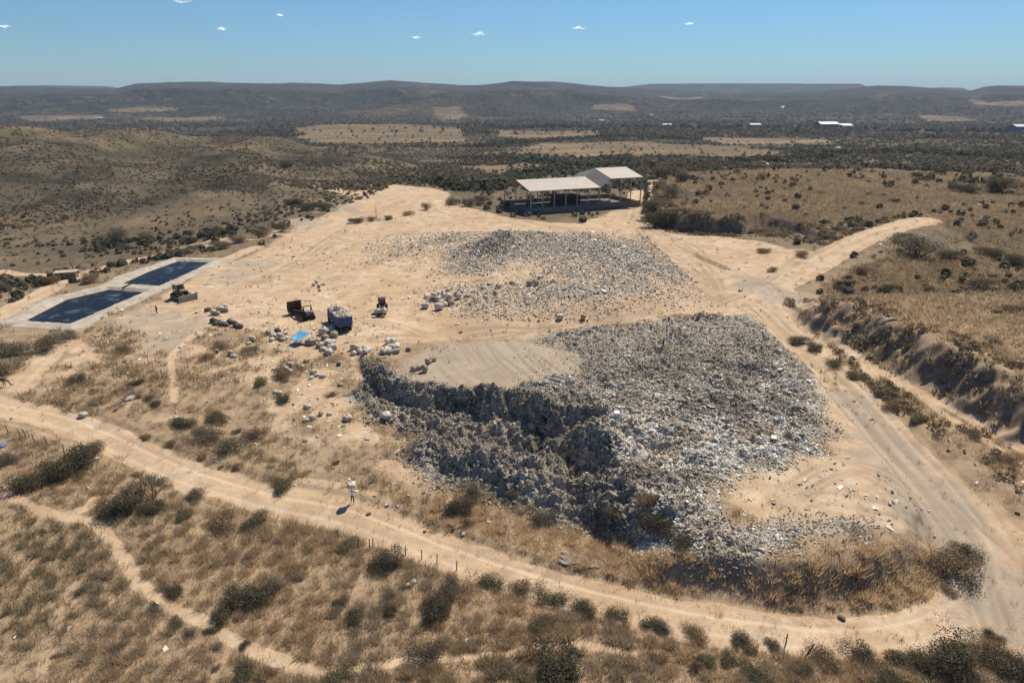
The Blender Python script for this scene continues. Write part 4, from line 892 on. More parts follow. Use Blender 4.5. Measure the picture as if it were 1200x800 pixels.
SHR = [ # px, py(base), radius px, kind, height scale, label, group
 (88,548,30,'green',1.0,'large dark green bush at the bend of the near dirt road','bushes below the near road'),
 (62,560,24,'olive',1.0,'olive bush on the slope left of the large dark green bush','bushes below the near road'),
 (30,572,22,'green',.8,'dark bush near the left edge beside the footpath','bushes below the near road'),
 (10,540,20,'grey',.8,'grey bush at the left edge below the fence posts','bushes below the near road'),
 (112,530,18,'brown',.9,'brown bush leaning over the near road bend','bushes below the near road'),
 (142,600,26,'green',1.0,'nearly black dense bush at the foot of the thin branched tree','bushes below the near road'),
 (178,598,16,'green',.9,'small dark bush beneath the thin branched tree','bushes below the near road'),
 (228,583,14,'green',.8,'small dark green shrub on the near road edge right of the tree','bushes below the near road'),
 (215,605,13,'olive',.8,'small olive shrub below the near road','bushes below the near road'),
 (262,612,22,'brown',.8,'wide brown shrub along the lower edge of the near road','bushes below the near road'),
 (300,612,18,'olive',.8,'ragged olive shrub at the roadside above the footpath slope','bushes below the near road'),
 (205,695,14,'green',.9,'dark round shrub right of the footpath bend','bushes below the near road'),
 (262,722,20,'green',.9,'dark shrub at the lower left of the dark thicket','thicket in the lower left'),
 (295,705,28,'green',.9,'biggest dark green shrub of the thicket in the lower left','thicket in the lower left'),
 (325,692,18,'grey',.9,'grey shrub on the right of the dark thicket','thicket in the lower left'),
 (250,738,11,'green',.8,'small dark shrub just under the dark thicket','thicket in the lower left'),
 (286,757,9,'green',.8,'tiny black shrub in the middle of the footpath','thicket in the lower left'),
 (221,745,12,'grey',.8,'grey shrub beside the footpath below the thicket','thicket in the lower left'),
 (345,672,14,'brown',.7,'brown shrub above the thicket on the slope','thicket in the lower left'),
 (415,728,14,'green',.9,'dark shrub left of centre in the foreground','bushes in the foreground'),
 (458,718,13,'green',1.0,'narrow dark shrub on bare soil in the foreground','bushes in the foreground'),
 (510,718,24,'green',1.0,'tall dark bush in the hollow below the fence stakes','bushes in the foreground'),
 (530,695,20,'grey',1.0,'grey bush behind the tall dark bush below the stakes','bushes in the foreground'),
 (452,663,20,'green',1.0,'dark bush standing among the thin fence stakes by the road','bushes in the foreground'),
 (408,640,14,'olive',.8,'olive shrub at the roadside left of the fence stakes','bushes in the foreground'),
 (492,772,25,'grey',.9,'round grey green bush touching the lower footpath','bushes in the foreground'),
 (655,795,36,'green',.85,'big round leafy green bush at the bottom of the photo','bushes in the foreground'),
 (590,790,17,'grey',.8,'small grey bush left of the big round green bush','bushes in the foreground'),
 (636,735,20,'green',.7,'low spreading dark bush above the lower footpath','bushes in the foreground'),
 (395,795,22,'olive',.7,'olive bush at the bottom edge near the footpath junction','bushes in the foreground'),
 (285,790,20,'green',.7,'dark shrub at the bottom edge left of the footpath','bushes in the foreground'),
 (575,685,18,'olive',.8,'olive bush on the road verge below the person','road verge bushes'),
 (612,692,18,'brown',.8,'brown bush on the lower road verge before the pale heap','road verge bushes'),
 (648,705,18,'olive',.8,'dense olive bush on the lower road verge','road verge bushes'),
 (685,715,17,'green',.8,'green bush on the lower road verge under the grey sheet','road verge bushes'),
 (722,722,16,'olive',.8,'olive bush on the verge opposite the tall brown grass','road verge bushes'),
 (768,735,17,'green',.7,'green bush on the verge left of the upright stake','road verge bushes'),
 (815,745,18,'brown',.7,'brown bush on the verge opposite the road stone','road verge bushes'),
 (868,752,16,'green',.7,'dark bush at the foot of the upright stake','road verge bushes'),
 (905,757,13,'green',.8,'dark bush next to the upright stake by the road','road verge bushes'),
 (965,775,24,'brown',.8,'brown bush just right of the leaning stake','road verge bushes'),
 (1010,772,22,'green',.8,'dark bush on the verge at the road curve','road verge bushes'),
 (1060,775,24,'olive',.8,'olive bush left of the tall bush at the lower right','road verge bushes'),
 (1112,778,34,'green',1.0,'tall dark bush on the outer verge of the road curve','road verge bushes'),
 (1160,770,26,'brown',.9,'brown bush right of the tall dark bush at the lower right','road verge bushes'),
 (1195,790,28,'green',.9,'dark bush in the bottom right corner','road verge bushes'),
 (885,795,18,'green',.7,'green bush at the bottom edge under the two stakes','bushes in the foreground'),
 (1040,800,24,'olive',.7,'olive bush at the bottom edge right of the stakes','bushes in the foreground'),
 (1135,802,24,'green',.7,'green bush at the bottom edge near the right corner','bushes in the foreground'),
 (536,600,17,'green',1.0,'dark bush in the tall brown grass under the heap','bushes around the heap'),
 (553,585,20,'grey',1.1,'grey brown bush at the left end of the tall grass','bushes around the heap'),
 (600,580,16,'grey',.9,'grey bush where the heap meets the tall grass','bushes around the heap'),
 (640,610,18,'grey',.9,'grey bush in the middle of the tall grass','bushes around the heap'),
 (712,602,10,'brown',1.1,'lone brown bush on pale rubbish above the gully','bushes around the heap'),
 (760,590,18,'brown',1.1,'brown bush overgrowing the rubbish hollow','bushes around the heap'),
 (770,620,20,'green',1.0,'dark green bush in the shaded rubbish hollow','bushes around the heap'),
 (800,640,16,'green',.9,'dark shrub at the lower end of the rubbish hollow','bushes around the heap'),
 (925,512,9,'grey',1.0,'small grey shrub on the right part of the heap','bushes around the heap'),
 (1112,668,28,'brown',.9,'broad brown bush at the tip of the tall grass by the curve','bushes around the heap'),
 (1130,650,18,'green',.8,'darker bush behind the broad brown bush at the road curve','bushes around the heap'),
 (1112,692,12,'brown',.8,'small brown bush at the inner edge of the road curve','bushes around the heap'),
 (240,515,22,'grey',.8,'grey shrub on the left of the mid slope brush patch','brush patch on the left slope'),
 (270,525,24,'grey',.8,'largest grey shrub in the mid slope brush patch','brush patch on the left slope'),
 (215,498,18,'green',.7,'greenish shrub at the top left of the brush patch','brush patch on the left slope'),
 (255,492,20,'olive',.7,'olive shrub at the top of the brush patch','brush patch on the left slope'),
 (298,512,16,'brown',.8,'brown shrub at the right end of the brush patch','brush patch on the left slope'),
 (330,572,17,'olive',.8,'olive bush on the upper edge of the near road','bushes on the left slope'),
 (258,408,11,'brown',.9,'brown shrub below the dark band of soiled sacks','bushes on the left slope'),
 (243,420,9,'brown',.9,'dark brown shrub by the steep footpath','bushes on the left slope'),
 (293,412,11,'brown',.9,'brown shrub under the row of white sacks','bushes on the left slope'),
 (330,442,14,'brown',.9,'brown shrub in the middle of the sack strewn slope','bushes on the left slope'),
 (332,470,10,'green',.9,'dark round shrub below the sack strewn slope','bushes on the left slope'),
 (305,450,12,'olive',.9,'olive shrub on the slope above the brush patch','bushes on the left slope'),
 (90,448,15,'grey',.9,'grey shrub on the slope below the nearer pond','bushes on the left slope'),
 (145,412,12,'brown',.8,'brown shrub under the grey gravel patch','bushes on the left slope'),
 (160,450,9,'green',.8,'dark shrub on the left slope below the gravel patch','bushes on the left slope'),
 (183,475,9,'green',.8,'small dark shrub right under the steep footpath','bushes on the left slope'),
 (52,410,24,'grey',.9,'broad leafless grey bush at the corner of the nearer pond','bushes by the ponds'),
 (20,415,26,'grey',.9,'broad leafless grey bush at the left edge by the nearer pond','bushes by the ponds'),
 (80,398,17,'grey',.8,'grey bush against the near rim of the pond','bushes by the ponds'),
 (5,440,22,'grey',.9,'grey bush behind the grazing animal','bushes by the ponds'),
 (105,331,14,'brown',1.1,'brown bush right of the small flat roofed hut','bushes by the ponds'),
 (60,333,12,'brown',1.0,'brown bush left of the small flat roofed hut','bushes by the ponds'),
 (132,284,18,'grey',1.0,'large grey green bush at the foot of the left hillside','bushes at the foot of the hillside'),
 (170,281,14,'grey',1.0,'grey bush next to the large one at the hillside foot','bushes at the foot of the hillside'),
 (256,292,12,'grey',1.1,'round grey bush above the farther pond','bushes at the foot of the hillside'),
 (222,296,10,'grey',1.1,'thin grey bush beside the track above the farther pond','bushes at the foot of the hillside'),
 (282,284,12,'grey',1.0,'grey bush at the end of the track above the pale bank','bushes at the foot of the hillside'),
 (305,278,13,'brown',1.0,'brown bush on the edge of the pale bank','bushes at the foot of the hillside'),
 (330,272,12,'grey',1.0,'grey bush at the top of the pale bank','bushes at the foot of the hillside'),
 (345,240,12,'green',.9,'dark green bush on the rise left of the pale clearing','bushes around the pale clearing'),
 (362,246,12,'green',.9,'dark bush in the middle of the rise by the pale clearing','bushes around the pale clearing'),
 (382,246,10,'green',.9,'dark bush at the tip of the rise by the pale clearing','bushes around the pale clearing'),
 (335,196,11,'grey',1.2,'bleached pale bush in the dark hollow','bushes around the pale clearing'),
 (418,261,9,'green',.8,'low dark shrub at the left end of the grassy bank','bushes around the pale clearing'),
 (436,259,8,'brown',.8,'low brown shrub by the thin pole on the bank','bushes around the pale clearing'),
 (455,257,8,'brown',.8,'low brown shrub at the middle of the grassy bank','bushes around the pale clearing'),
 (478,252,7,'brown',.8,'low brown shrub near the right of the grassy bank','bushes around the pale clearing'),
 (501,246,8,'grey',1.2,'small round shrub at the right end of the grassy bank','bushes around the pale clearing'),
 (530,240,10,'grey',1.2,'grey brush at the left of the hedge beside the shed','bushes around the shed'),
 (548,242,10,'grey',1.2,'grey brush in the middle of the hedge beside the shed','bushes around the shed'),
 (566,238,9,'grey',1.2,'grey brush of the hedge nearest the shed','bushes around the shed'),
 (772,266,19,'green',1.2,'big dark green bush right of the shed by the track','bushes around the shed'),
 (764,248,13,'green',1.2,'dark bush behind the big one right of the shed','bushes around the shed'),
 (790,232,14,'grey',1.2,'grey bush on the bench above the big dark bush','bushes around the shed'),
 (800,212,12,'green',1.2,'dark bush on the rise behind the shed','bushes around the shed'),
 (775,208,10,'green',1.2,'small dark bush where the track leaves behind the shed','bushes around the shed'),
 (1075,298,28,'grey',.95,'large grey green bush right of the climbing track','bushes on the right hand bench'),
 (1060,285,18,'green',.9,'green bush behind the large grey one by the climbing track','bushes on the right hand bench'),
 (1112,302,14,'green',.8,'green shrub just right of the large grey green bush','bushes on the right hand bench'),
 (1170,225,22,'green',.9,'wide dark bush on the brown bench at the far right','bushes on the right hand bench'),
 (1130,225,14,'green',.9,'dark bush on the left of the wide one at the far right','bushes on the right hand bench'),
 (1075,208,7,'green',1.1,'small dark bush alone on the brown bench','bushes on the right hand bench'),
 (1098,203,7,'green',1.1,'small bush right of the lone one on the brown bench','bushes on the right hand bench'),
 (1132,205,7,'green',1.1,'round small bush farther right on the brown bench','bushes on the right hand bench'),
 (1190,310,16,'green',.9,'dark bush at the right edge above the cut bank','bushes on the right hand bench'),
 (1160,300,16,'olive',.9,'olive bush left of the dark bush at the right edge','bushes on the right hand bench'),
 (1150,335,16,'grey',.9,'grey bush on the terrace above the cut bank','bushes on the right hand bench'),
 (1040,342,12,'green',.9,'dark bush on the bench left of the terrace','bushes on the right hand bench'),
 (1010,320,12,'brown',.9,'brown bush beside the climbing track','bushes on the right hand bench'),
 (1190,365,16,'brown',.8,'brown bush at the right edge over the deep cut bank','bushes on the right hand bench'),
 (935,402,14,'green',.7,'dark low bush at the top of the roadside scrub strip','scrub strip along the right road'),
 (955,410,12,'green',.7,'second dark low bush down the roadside scrub strip','scrub strip along the right road'),
 (978,428,12,'olive',.7,'olive low bush in the middle of the roadside scrub strip','scrub strip along the right road'),
 (1000,442,11,'green',.7,'dark low bush where the pale path forks','scrub strip along the right road'),
 (1045,478,14,'brown',.7,'brown low bush below the fork of the pale path','scrub strip along the right road'),
 (1075,492,14,'olive',.7,'olive low bush above the gravel road on the right','scrub strip along the right road'),
 (1140,510,14,'brown',.7,'brown low bush between the pale paths at the right','scrub strip along the right road'),
 (1180,540,16,'brown',.7,'brown low bush at the right edge under the pale paths','scrub strip along the right road'),
 (895,296,9,'brown',.9,'brown shrub at the foot of the eroded gully','scrub strip along the right road'),
 (940,300,9,'brown',.9,'brown shrub on the spur between gully and climbing track','scrub strip along the right road'),
 (905,318,7,'brown',.9,'small brown shrub on the sandy junction','scrub strip along the right road'),
]
for px, py, rp, kd, hs, lb, gp in SHR:
    p = at(px, py); shrub(p - Vector((0, 0, .1)), rp/pxm(p)*1.05, kd, lb, gp, hs=hs)
# further shrubs that nothing tells apart, region by region
def more_shrubs(n, box, kinds, rm, label, group, seed):
    r_ = random.Random(seed); k = 0; tries = 0
    while k < n and tries < n*12:
        tries += 1; px = r_.uniform(box[0], box[2]); py = r_.uniform(box[1], box[3]); x, y, _ = at(px, py)
        cv = covers(np.array([[x]]), np.array([[y]]))
        if cv['sand'][0, 0] > .45 or cv['trash'][0, 0] > .4: continue
        if any(sdist(np.array([x]), np.array([y]), pond_poly(pp))[0] > -6 for pp in _DOZ): continue
        kd = r_.choice(kinds); rr = r_.uniform(*rm); big = 'tiny' if rr < rm[0]+.33*(rm[1]-rm[0]) else 'small' if rr < rm[0]+.66*(rm[1]-rm[0]) else 'medium'
        u = (px-box[0])/(box[2]-box[0]); v_ = (py-box[1])/(box[3]-box[1]); side = ('left' if u < .33 else 'middle' if u < .66 else 'right') + (' upper' if v_ < .5 else ' lower')
        lb = label.replace('small ', big + ' ' + dict(green='dark green', grey='grey', brown='brown', olive='olive')[kd] + ' ', 1) + ', ' + side + ' part'
        shrub((x, y, gz(x, y)-.08), rr, kd, lb, group, hs=r_.uniform(.75, 1.05)); k += 1
more_shrubs(24, (-20,590,640,800), ['grey','olive','brown','grey','brown'], (.35,.95), 'small shrub dotted about the foreground slope', 'small foreground shrubs', 1)
more_shrubs(22, (640,720,1220,800), ['olive','brown','green'], (.35,1.0), 'small shrub in the grass below the near road curve', 'small shrubs below the curve', 2)
more_shrubs(30, (60,400,440,600), ['brown','grey','brown','olive'], (.35,.95), 'small shrub on the littered left slope', 'small shrubs on the left slope', 3)
more_shrubs(36, (960,270,1220,420), ['brown','grey','green','brown'], (.5,1.5), 'small shrub on the grassy bench at the right', 'small shrubs on the right bench', 4)
more_shrubs(20, (800,196,1200,252), ['brown','grey','green'], (.8,1.9), 'small shrub on the brown plateau behind the cut', 'small shrubs on the brown plateau', 5)

def tree_sparse(px, py):
    p = at(px, py); s = 1/pxm(p); root = empty('small_tree', p); tag(root, 'thin branched small tree with sparse dark leaves beside the near road', 'tree')
    r = np.random.default_rng(5); b = bmesh.new(); tips = []
    def seg(a, e, r0, r1):
        d = e-a; q = bmesh.ops.create_cone(b, segments=6, radius1=r0, radius2=r1, depth=d.length, cap_ends=False)
        bmesh.ops.transform(b, matrix=Matrix.Translation((a+e)/2) @ d.to_track_quat('Z', 'Y').to_matrix().to_4x4(), verts=q['verts'])
    def grow(a, d, l, rr, lv):
        e = a + d*l; seg(a, e, rr, rr*.7)
        if lv == 0: tips.append(e); return
        for _ in range(3):
            nd = (d + Vector((r.normal(0, .55), r.normal(0, .4), r.normal(.12, .25)))).normalized(); grow(e, nd, l*.72, rr*.62, lv-1)
        if lv < 3: tips.append(e)
    for dx in (-.9, -.45, .1, .5): grow(Vector((dx*.25, 0, -.1)), Vector((dx, r.normal(0, .2), 1)).normalized(), 1.15, .065, 3)
    me = bpy.data.meshes.new('trunk'); b.to_mesh(me); b.free(); me.materials.append(M['bark']); add_obj('trunk', me, root)
    T = np.array([t[:] for t in tips]); k = 13; n = len(T)*k; q = np.repeat(T, k, 0) + .17*r.standard_normal((n, 3))
    u = r.standard_normal((n, 3)); u /= np.linalg.norm(u, axis=1)[:, None]; v = np.cross(u, r.standard_normal((n, 3))); v /= np.linalg.norm(v, axis=1)[:, None]; w = .06*(.6+.8*r.random((n, 1)))
    V = np.stack([q-u*w, q-v*w*.5, q+u*w, q+v*w*.5], 1).reshape(-1, 3); c = np.repeat(GREEN[r.integers(0, 3, n)]*(.9+.7*r.random((n, 1))), 4, 0)
    add_obj('crown', np_mesh('crown', V, np.arange(n*4).reshape(-1, 4), M['leaf'], c), root)
    return root
tree_sparse(178, 586)

# ------------------------------------------------------------------ sacks
def sack_mesh(seed):
    r = np.random.default_rng(seed); b = bmesh.new(); bmesh.ops.create_icosphere(b, subdivisions=3, radius=.5)
    ph = r.random(6)*6.28
    for v in b.verts:
        c = v.co; a = math.atan2(c.y, c.x)
        k = 1 + .15*math.sin(2*a+ph[0]) + .10*math.sin(5*a+ph[1]+c.z*6) + .09*math.sin(11*c.z+ph[2]+2*a) + .05*math.sin(9*a+ph[3]-8*c.z)
        x, y, z = c.x*k, c.y*k, c.z
        f = lambda t: math.copysign(abs(t*2)**.72/2, t)
        x, y, z = f(x)*1.02, f(y)*.92, f(z)*.85
        if z > .30: x *= 1-(z-.30)*3.2; y *= 1-(z-.30)*3.2; z = z*1.12
        v.co = (x, y, z+.40)
    # tied neck
    q = bmesh.ops.create_cone(b, segments=8, radius1=.05, radius2=.12, depth=.14, cap_ends=True); bmesh.ops.translate(b, vec=(.03, 0, .88), verts=q['verts'])
    me = bpy.data.meshes.new('sack'); b.to_mesh(me); b.free()
    for p in me.polygons: p.use_smooth = True
    return me
SACKS = {}
for kd, mt in (('white', 'sack'), ('dark', 'sack_dark'), ('tan', 'sack_tan')):
    SACKS[kd] = []
    for i in range(4):
        me = sack_mesh(40+i); me.materials.append(M[mt]); SACKS[kd].append(me)
def sack_at(p, size, kd, label, group, tilt=None):
    o = add_obj('sack', random.choice(SACKS[kd]), None, p); o.scale = (size*random.uniform(.85, 1.4), size*random.uniform(.75, 1.05), size*random.uniform(.65, 1.05))
    t = tilt if tilt is not None else random.choice((0, 0, .15, 1.2)); o.rotation_euler = (t*random.choice((-1, 1)), random.uniform(-.15, .15), random.uniform(0, 6.28))
    if abs(t) > 1: o.location.z += .42*size
    return tag(o, label, 'sack', group)
def sacks(zoom, ox, oy, k, size, kd, label, group, extremes=()):
    for i, q in enumerate(zoom):
        px, py = ox+q[0]/k, oy+q[1]/k; p = at(px, py+2.5); s = .88*size*(q[2] if len(q) > 2 else 1)*random.uniform(.88, 1.12)
        xs_ = sorted(t[0] for t in zoom); ys_ = sorted(t[1] for t in zoom); m_ = len(zoom)
        if m_ >= 5: label_ = label + ', ' + ('far' if q[1] <= ys_[m_//3] else 'near' if q[1] >= ys_[(2*m_)//3] else 'middle') + ' ' + ('left' if q[0] <= xs_[m_//3] else 'right' if q[0] >= xs_[(2*m_)//3] else 'centre')
        else: label_ = label
        lb = dict(extremes).get(i, label_); kk = kd if len(q) < 4 else q[3]
        if len(q) > 4: p = p + Vector((0, 0, q[4]))
        sack_at(p - Vector((0, 0, .05)), s, kk, lb, group)
sacks([(510,135),(560,130),(605,105),(650,100),(690,80,.8,'tan'),(560,165,1,'tan'),(605,160),(625,185,1.1),(670,160,1.1,'white',.5),(690,120),(715,150,1.1),(660,200,1.1),(715,195,1.2,'tan'),(605,228,1.2),(498,230,1.1),(775,118,1,'tan'),(788,150,1.1),(850,130,1,'tan')], 430, 328, 7.27, 1.3, 'white',
      'full white sack in the large pile on the sandy flat', 'pile of white sacks on the flat', [(13,'white sack lying in front of the large pile on the flat'),(14,'white sack standing apart at the left front of the large pile'),(17,'tan sack farthest right of the large pile'),(16,'tall white sack near the right end of the large pile'),(0,'white sack at the left end of the large pile')])
sacks([(165,530,1.3),(205,540,1.1,'white',.2),(240,575,1.3),(163,602,1.2),(235,608,1.1,'tan')], 430, 328, 7.27, 1.35, 'white', 'fat white sack in the small pile beside the grey ramp', 'small pile by the grey ramp', [(0,'topmost fat sack of the small pile beside the grey ramp'),(3,'front white sack lying before the small pile by the ramp'),(4,'tan sack at the right foot of the small pile by the ramp')])
sacks([(355,582,.7,'tan')], 430, 328, 7.27, 1.2, 'tan', 'single small tan sack right of the pile by the grey ramp', None)
sacks([(400,755,.9),(435,745,1.1),(470,765,1.2),(500,700,1),(530,690,1),(558,672,1)], 430, 328, 7.27, 1.15, 'tan', 'dull tan sack dumped on the grey gravel ramp', 'tan sacks on the gravel ramp', [(2,'biggest tan sack at the front of the gravel ramp group'),(5,'topmost tan sack of the group on the gravel ramp')])
sacks([(690,660,1.1),(690,690,1),(745,680,1.2),(800,670,1.2),(775,650,.9)], 320, 318, 7.275, 1.15, 'white', 'white sack in the row between blue truck and ramp', 'row of sacks before the ramp', [(0,'left rear white sack of the row before the ramp'),(3,'rightmost white sack of the row before the ramp')])
sacks([(500,485,1.3),(430,520,1.2),(470,600,1.2),(520,620,1.1),(425,655,1.1),(470,685,1.1),(445,560,1.0,'tan'),(350,575,1.1,'tan'),(325,605,1.2,'tan'),(505,650,1.1),(400,630,1,'tan'),(440,490,1.0,'tan'),(520,540,1.1,'tan'),(545,520,.8,'dark')], 320, 318, 7.275, 1.35, 'white',
      'bulging sack in the heap in front of the blue truck', 'sacks in front of the blue truck', [(0,'large bright white sack leaning by the blue truck wheel'),(5,'white sack lowest in the heap before the truck'),(8,'tan sack nearest the blue canopy'),(13,'black bag beside the rear wheel of the blue truck')])
sacks([(345,105),(365,85,.8),(400,120,1,'tan'),(430,100),(395,150,.8,'tan')], 320, 318, 7.275, 1.05, 'white', 'pale sack in the little group behind the wrecked loader', 'group behind the wrecked loader')
sacks([(560,150),(600,165),(640,130,.9),(520,130,1,'tan'),(585,120,1,'dark'),(545,175,1,'white'),(620,175,.9,'tan'),(650,165,1)], 230, 368, 6.15, 1.15, 'white', 'white sack in the line left of the blue canopy', 'sacks left of the blue canopy', [(4,'black bag in the line of white sacks by the canopy')])
sacks([(240,285,1),(270,295,1.1),(400,185,1.2),(380,200,1),(150,270,.9,'tan'),(690,355,.9),(730,350,.9),(680,410,.9),(640,400,.9),(560,385,.7),(850,410,.9),(830,450,.8),(760,370,.9),(795,330,.9,'tan'),(870,430,.8),(910,440,.8),(600,560,.8),(570,550,.8),(800,660,.9),(1040,500,.9,'tan'),(1090,750,1,'tan'),(790,760,.8),(830,740,.8),(900,710,.8,'tan'),(960,710,.8)], 230, 368, 6.15, 1.05, 'white',
      'loose white bag strewn on the slope below the canopy', 'bags strewn on the left slope')
sacks([(740,440,1,'dark'),(790,475,1.1),(830,425,1,'tan'),(885,440,1.1),(925,405,1.2),(850,485,1,'tan'),(940,450,1,'tan')], 170, 318, 10, 1.25, 'white', 'white sack in the lone group right of the bulldozer', 'group right of the bulldozer', [(0,'dark bag at the left of the lone group near the bulldozer')])
sacks([(800,575,1),(835,600,.9),(870,590,1),(910,610,1),(950,615,.9),(1000,590,1.1),(1030,620,1),(1070,625,1),(1110,640,.9)], 170, 318, 10, 1.3, 'dark', 'dark soiled sack in the band at the brow of the slope', 'dark sacks along the brow')
sacks([(520,160),(600,155,1,'tan'),(555,170),(655,165,1.2,'tan'),(685,160,1.2,'tan'),(700,135,1,'white'),(500,175,.9),(505,205,.9),(545,195,1,'tan')], 400, 278, 3, 1.3, 'white', 'pale sack on the flat before the thin rubbish spread', 'sacks before the rubbish spread')
sacks([(775,285,1.2),(843,280,1.1,'tan')], 400, 278, 3, 1.3, 'white', 'single sack lying on the right of the sandy flat', 'sacks beside the main track', [(0,'pale sack beside the main track on the sandy flat'),(1,'brown sack beside the main track right of the pale one')])
sacks([(22,635,1.1,'white')], 400, 278, 3, 1.2, 'white', 'white sack alone left of the rubbish edge', None)
sacks([(158,625,1.2,'white')], 400, 278, 3, 1.2, 'white', 'white sack at the foot of the broken rubbish edge', None)
sacks([(668,668,1.3,'tan')], 400, 278, 3, 1.2, 'tan', 'pinkish tan sack on top of the rubbish below the broken edge', None)
sacks([(870,405,1.2)], 0, 440, 8.9, 1.0, 'white', 'white sack on the slope above the near road at the left', None)
sacks([(105,650-600,.8)], 0, 490, 1, .5, 'white', 'white bag on the road verge at the left bend', None)
sacks([(113,47,.8)], 0, 490, 1, .8, 'white', 'bright white bag at the edge of the dark green bush', None)
sacks([(655,575,.7),(700,545,.7)], 380, 598, 6.67, .8, 'white', 'white bag on the bare patch below the fence stakes', 'two bags below the stakes')
sacks([(310,608,.8)], 0, 0, 1, .6, 'white', 'crumpled white bag lying near the lower footpath', None)

# ------------------------------------------------------------------ machines
def wheel(root, c, r, w, axis=(0, 1, 0), name='wheel'):
    c = Vector(c); ax = Vector(axis)*w/2
    t = MB().cyl(c-ax, c+ax, r, seg=20).build(name, M['rubber'], root); MB().cyl(c-ax*1.06, c+ax*1.06, r*.5, seg=14).build('rim', M['dustgrey'], t); return t
def track(root, y, L, H, W, mtr, x0=0.0):
    pts = []
    for k in range(9): a_ = math.pi/2 + math.pi*k/8; pts.append((x0-L/2+H/2+H/2*math.cos(a_), H/2+H/2*math.sin(a_)))
    for k in range(9): a_ = -math.pi/2 + math.pi*k/8; pts.append((x0+L/2-H/2+H/2*math.cos(a_), H/2+H/2*math.sin(a_)))
    m = MB().prism(pts, y-W/2, y+W/2)
    n = 26
    for i in range(n):
        x = x0-L/2+H/2+(L-H)*i/(n-1); m.box((x, y, -.02), (.06, W*1.04, .07)); m.box((x, y, H+.02), (.06, W*1.04, .07))
    t = m.build('track', mtr, root)
    f = MB()
    for i in range(5): x = x0-L/2+H/2+(L-H)*i/4; f.cyl((x, y-W*.56, H*.42), (x, y+W*.56, H*.42), H*.27, seg=12)
    f.build('track_roller', M['yellow'], t)
def bulldozer():
    p = at(213, 350); r = empty('bulldozer', p, math.atan2(-.6, .8)); tag(r, 'dusty yellow brown bulldozer with its blade lowered beside the farther pond', 'bulldozer')
    for y in (-1.05, 1.05): track(r, y, 3.9, 1.15, .6, M['rust'])
    m = MB().box((.85, 0, 1.5), (2.0, 1.15, 1.0), bevel=.08, taper=.92); m.box((.85, 0, .75), (2.4, 1.3, .6)); m.build('engine_hood', M['yellow'], r)
    MB().box((1.9, 0, 1.45), (.12, 1.1, .95)).build('grille', M['black'], r)
    MB().cyl((1.1, .3, 1.9), (1.1, .3, 2.75), .07, seg=8).build('exhaust', M['rust'], r)
    MB().box((-.75, 0, 1.3), (1.6, 1.7, .5), bevel=.05).build('platform', M['yellow'], r)
    MB().box((-1.0, 0, 1.75), (.6, .7, .6), bevel=.08).build('seat', M['black'], r)
    c = MB()
    for x in (-1.45, .05):
        for y in (-.75, .75): c.box((x, y, 2.25), (.12, .12, 1.5))
    c.build('cab_post', M['dustgrey'], r)
    MB().box((-.7, 0, 2.35), (1.3, 1.38, 1.0)).build('cab_glass', M['glass'], r)
    MB().box((-.7, 0, 3.02), (1.9, 1.85, .12), bevel=.03).build('cab_roof', M['dustgrey'], r)
    bl = MB(); n = 6; R_ = 1.3
    pts = [(2.55 + .28*(1-math.cos((k/n-.5)*2.0))*1.6, .05 + 1.25*k/n) for k in range(n+1)]; pts += [(x-.09, z) for x, z in pts[::-1]]
    bl.prism(pts, -1.8, 1.8); bl.box((2.62, -1.82, .6), (.5, .05, 1.1)); bl.box((2.62, 1.82, .6), (.5, .05, 1.1)); bl.build('blade', M['dustgrey'], r)
    for y in (-1.45, 1.45): MB().box((1.0, y, .55), (3.2, .16, .26)).build('push_arm', M['yellow'], r)
    for y in (-.5, .5): MB().cyl((1.7, y, 1.5), (2.5, y, .9), .07, seg=8).build('blade_ram', M['steel'], r)
    m = MB().box((-2.25, 0, .9), (.5, 1.4, .3))
    for y in (-.5, 0, .5): m.box((-2.45, y, .5), (.14, .1, 1.0))
    m.build('ripper', M['rust'], r)
bulldozer()
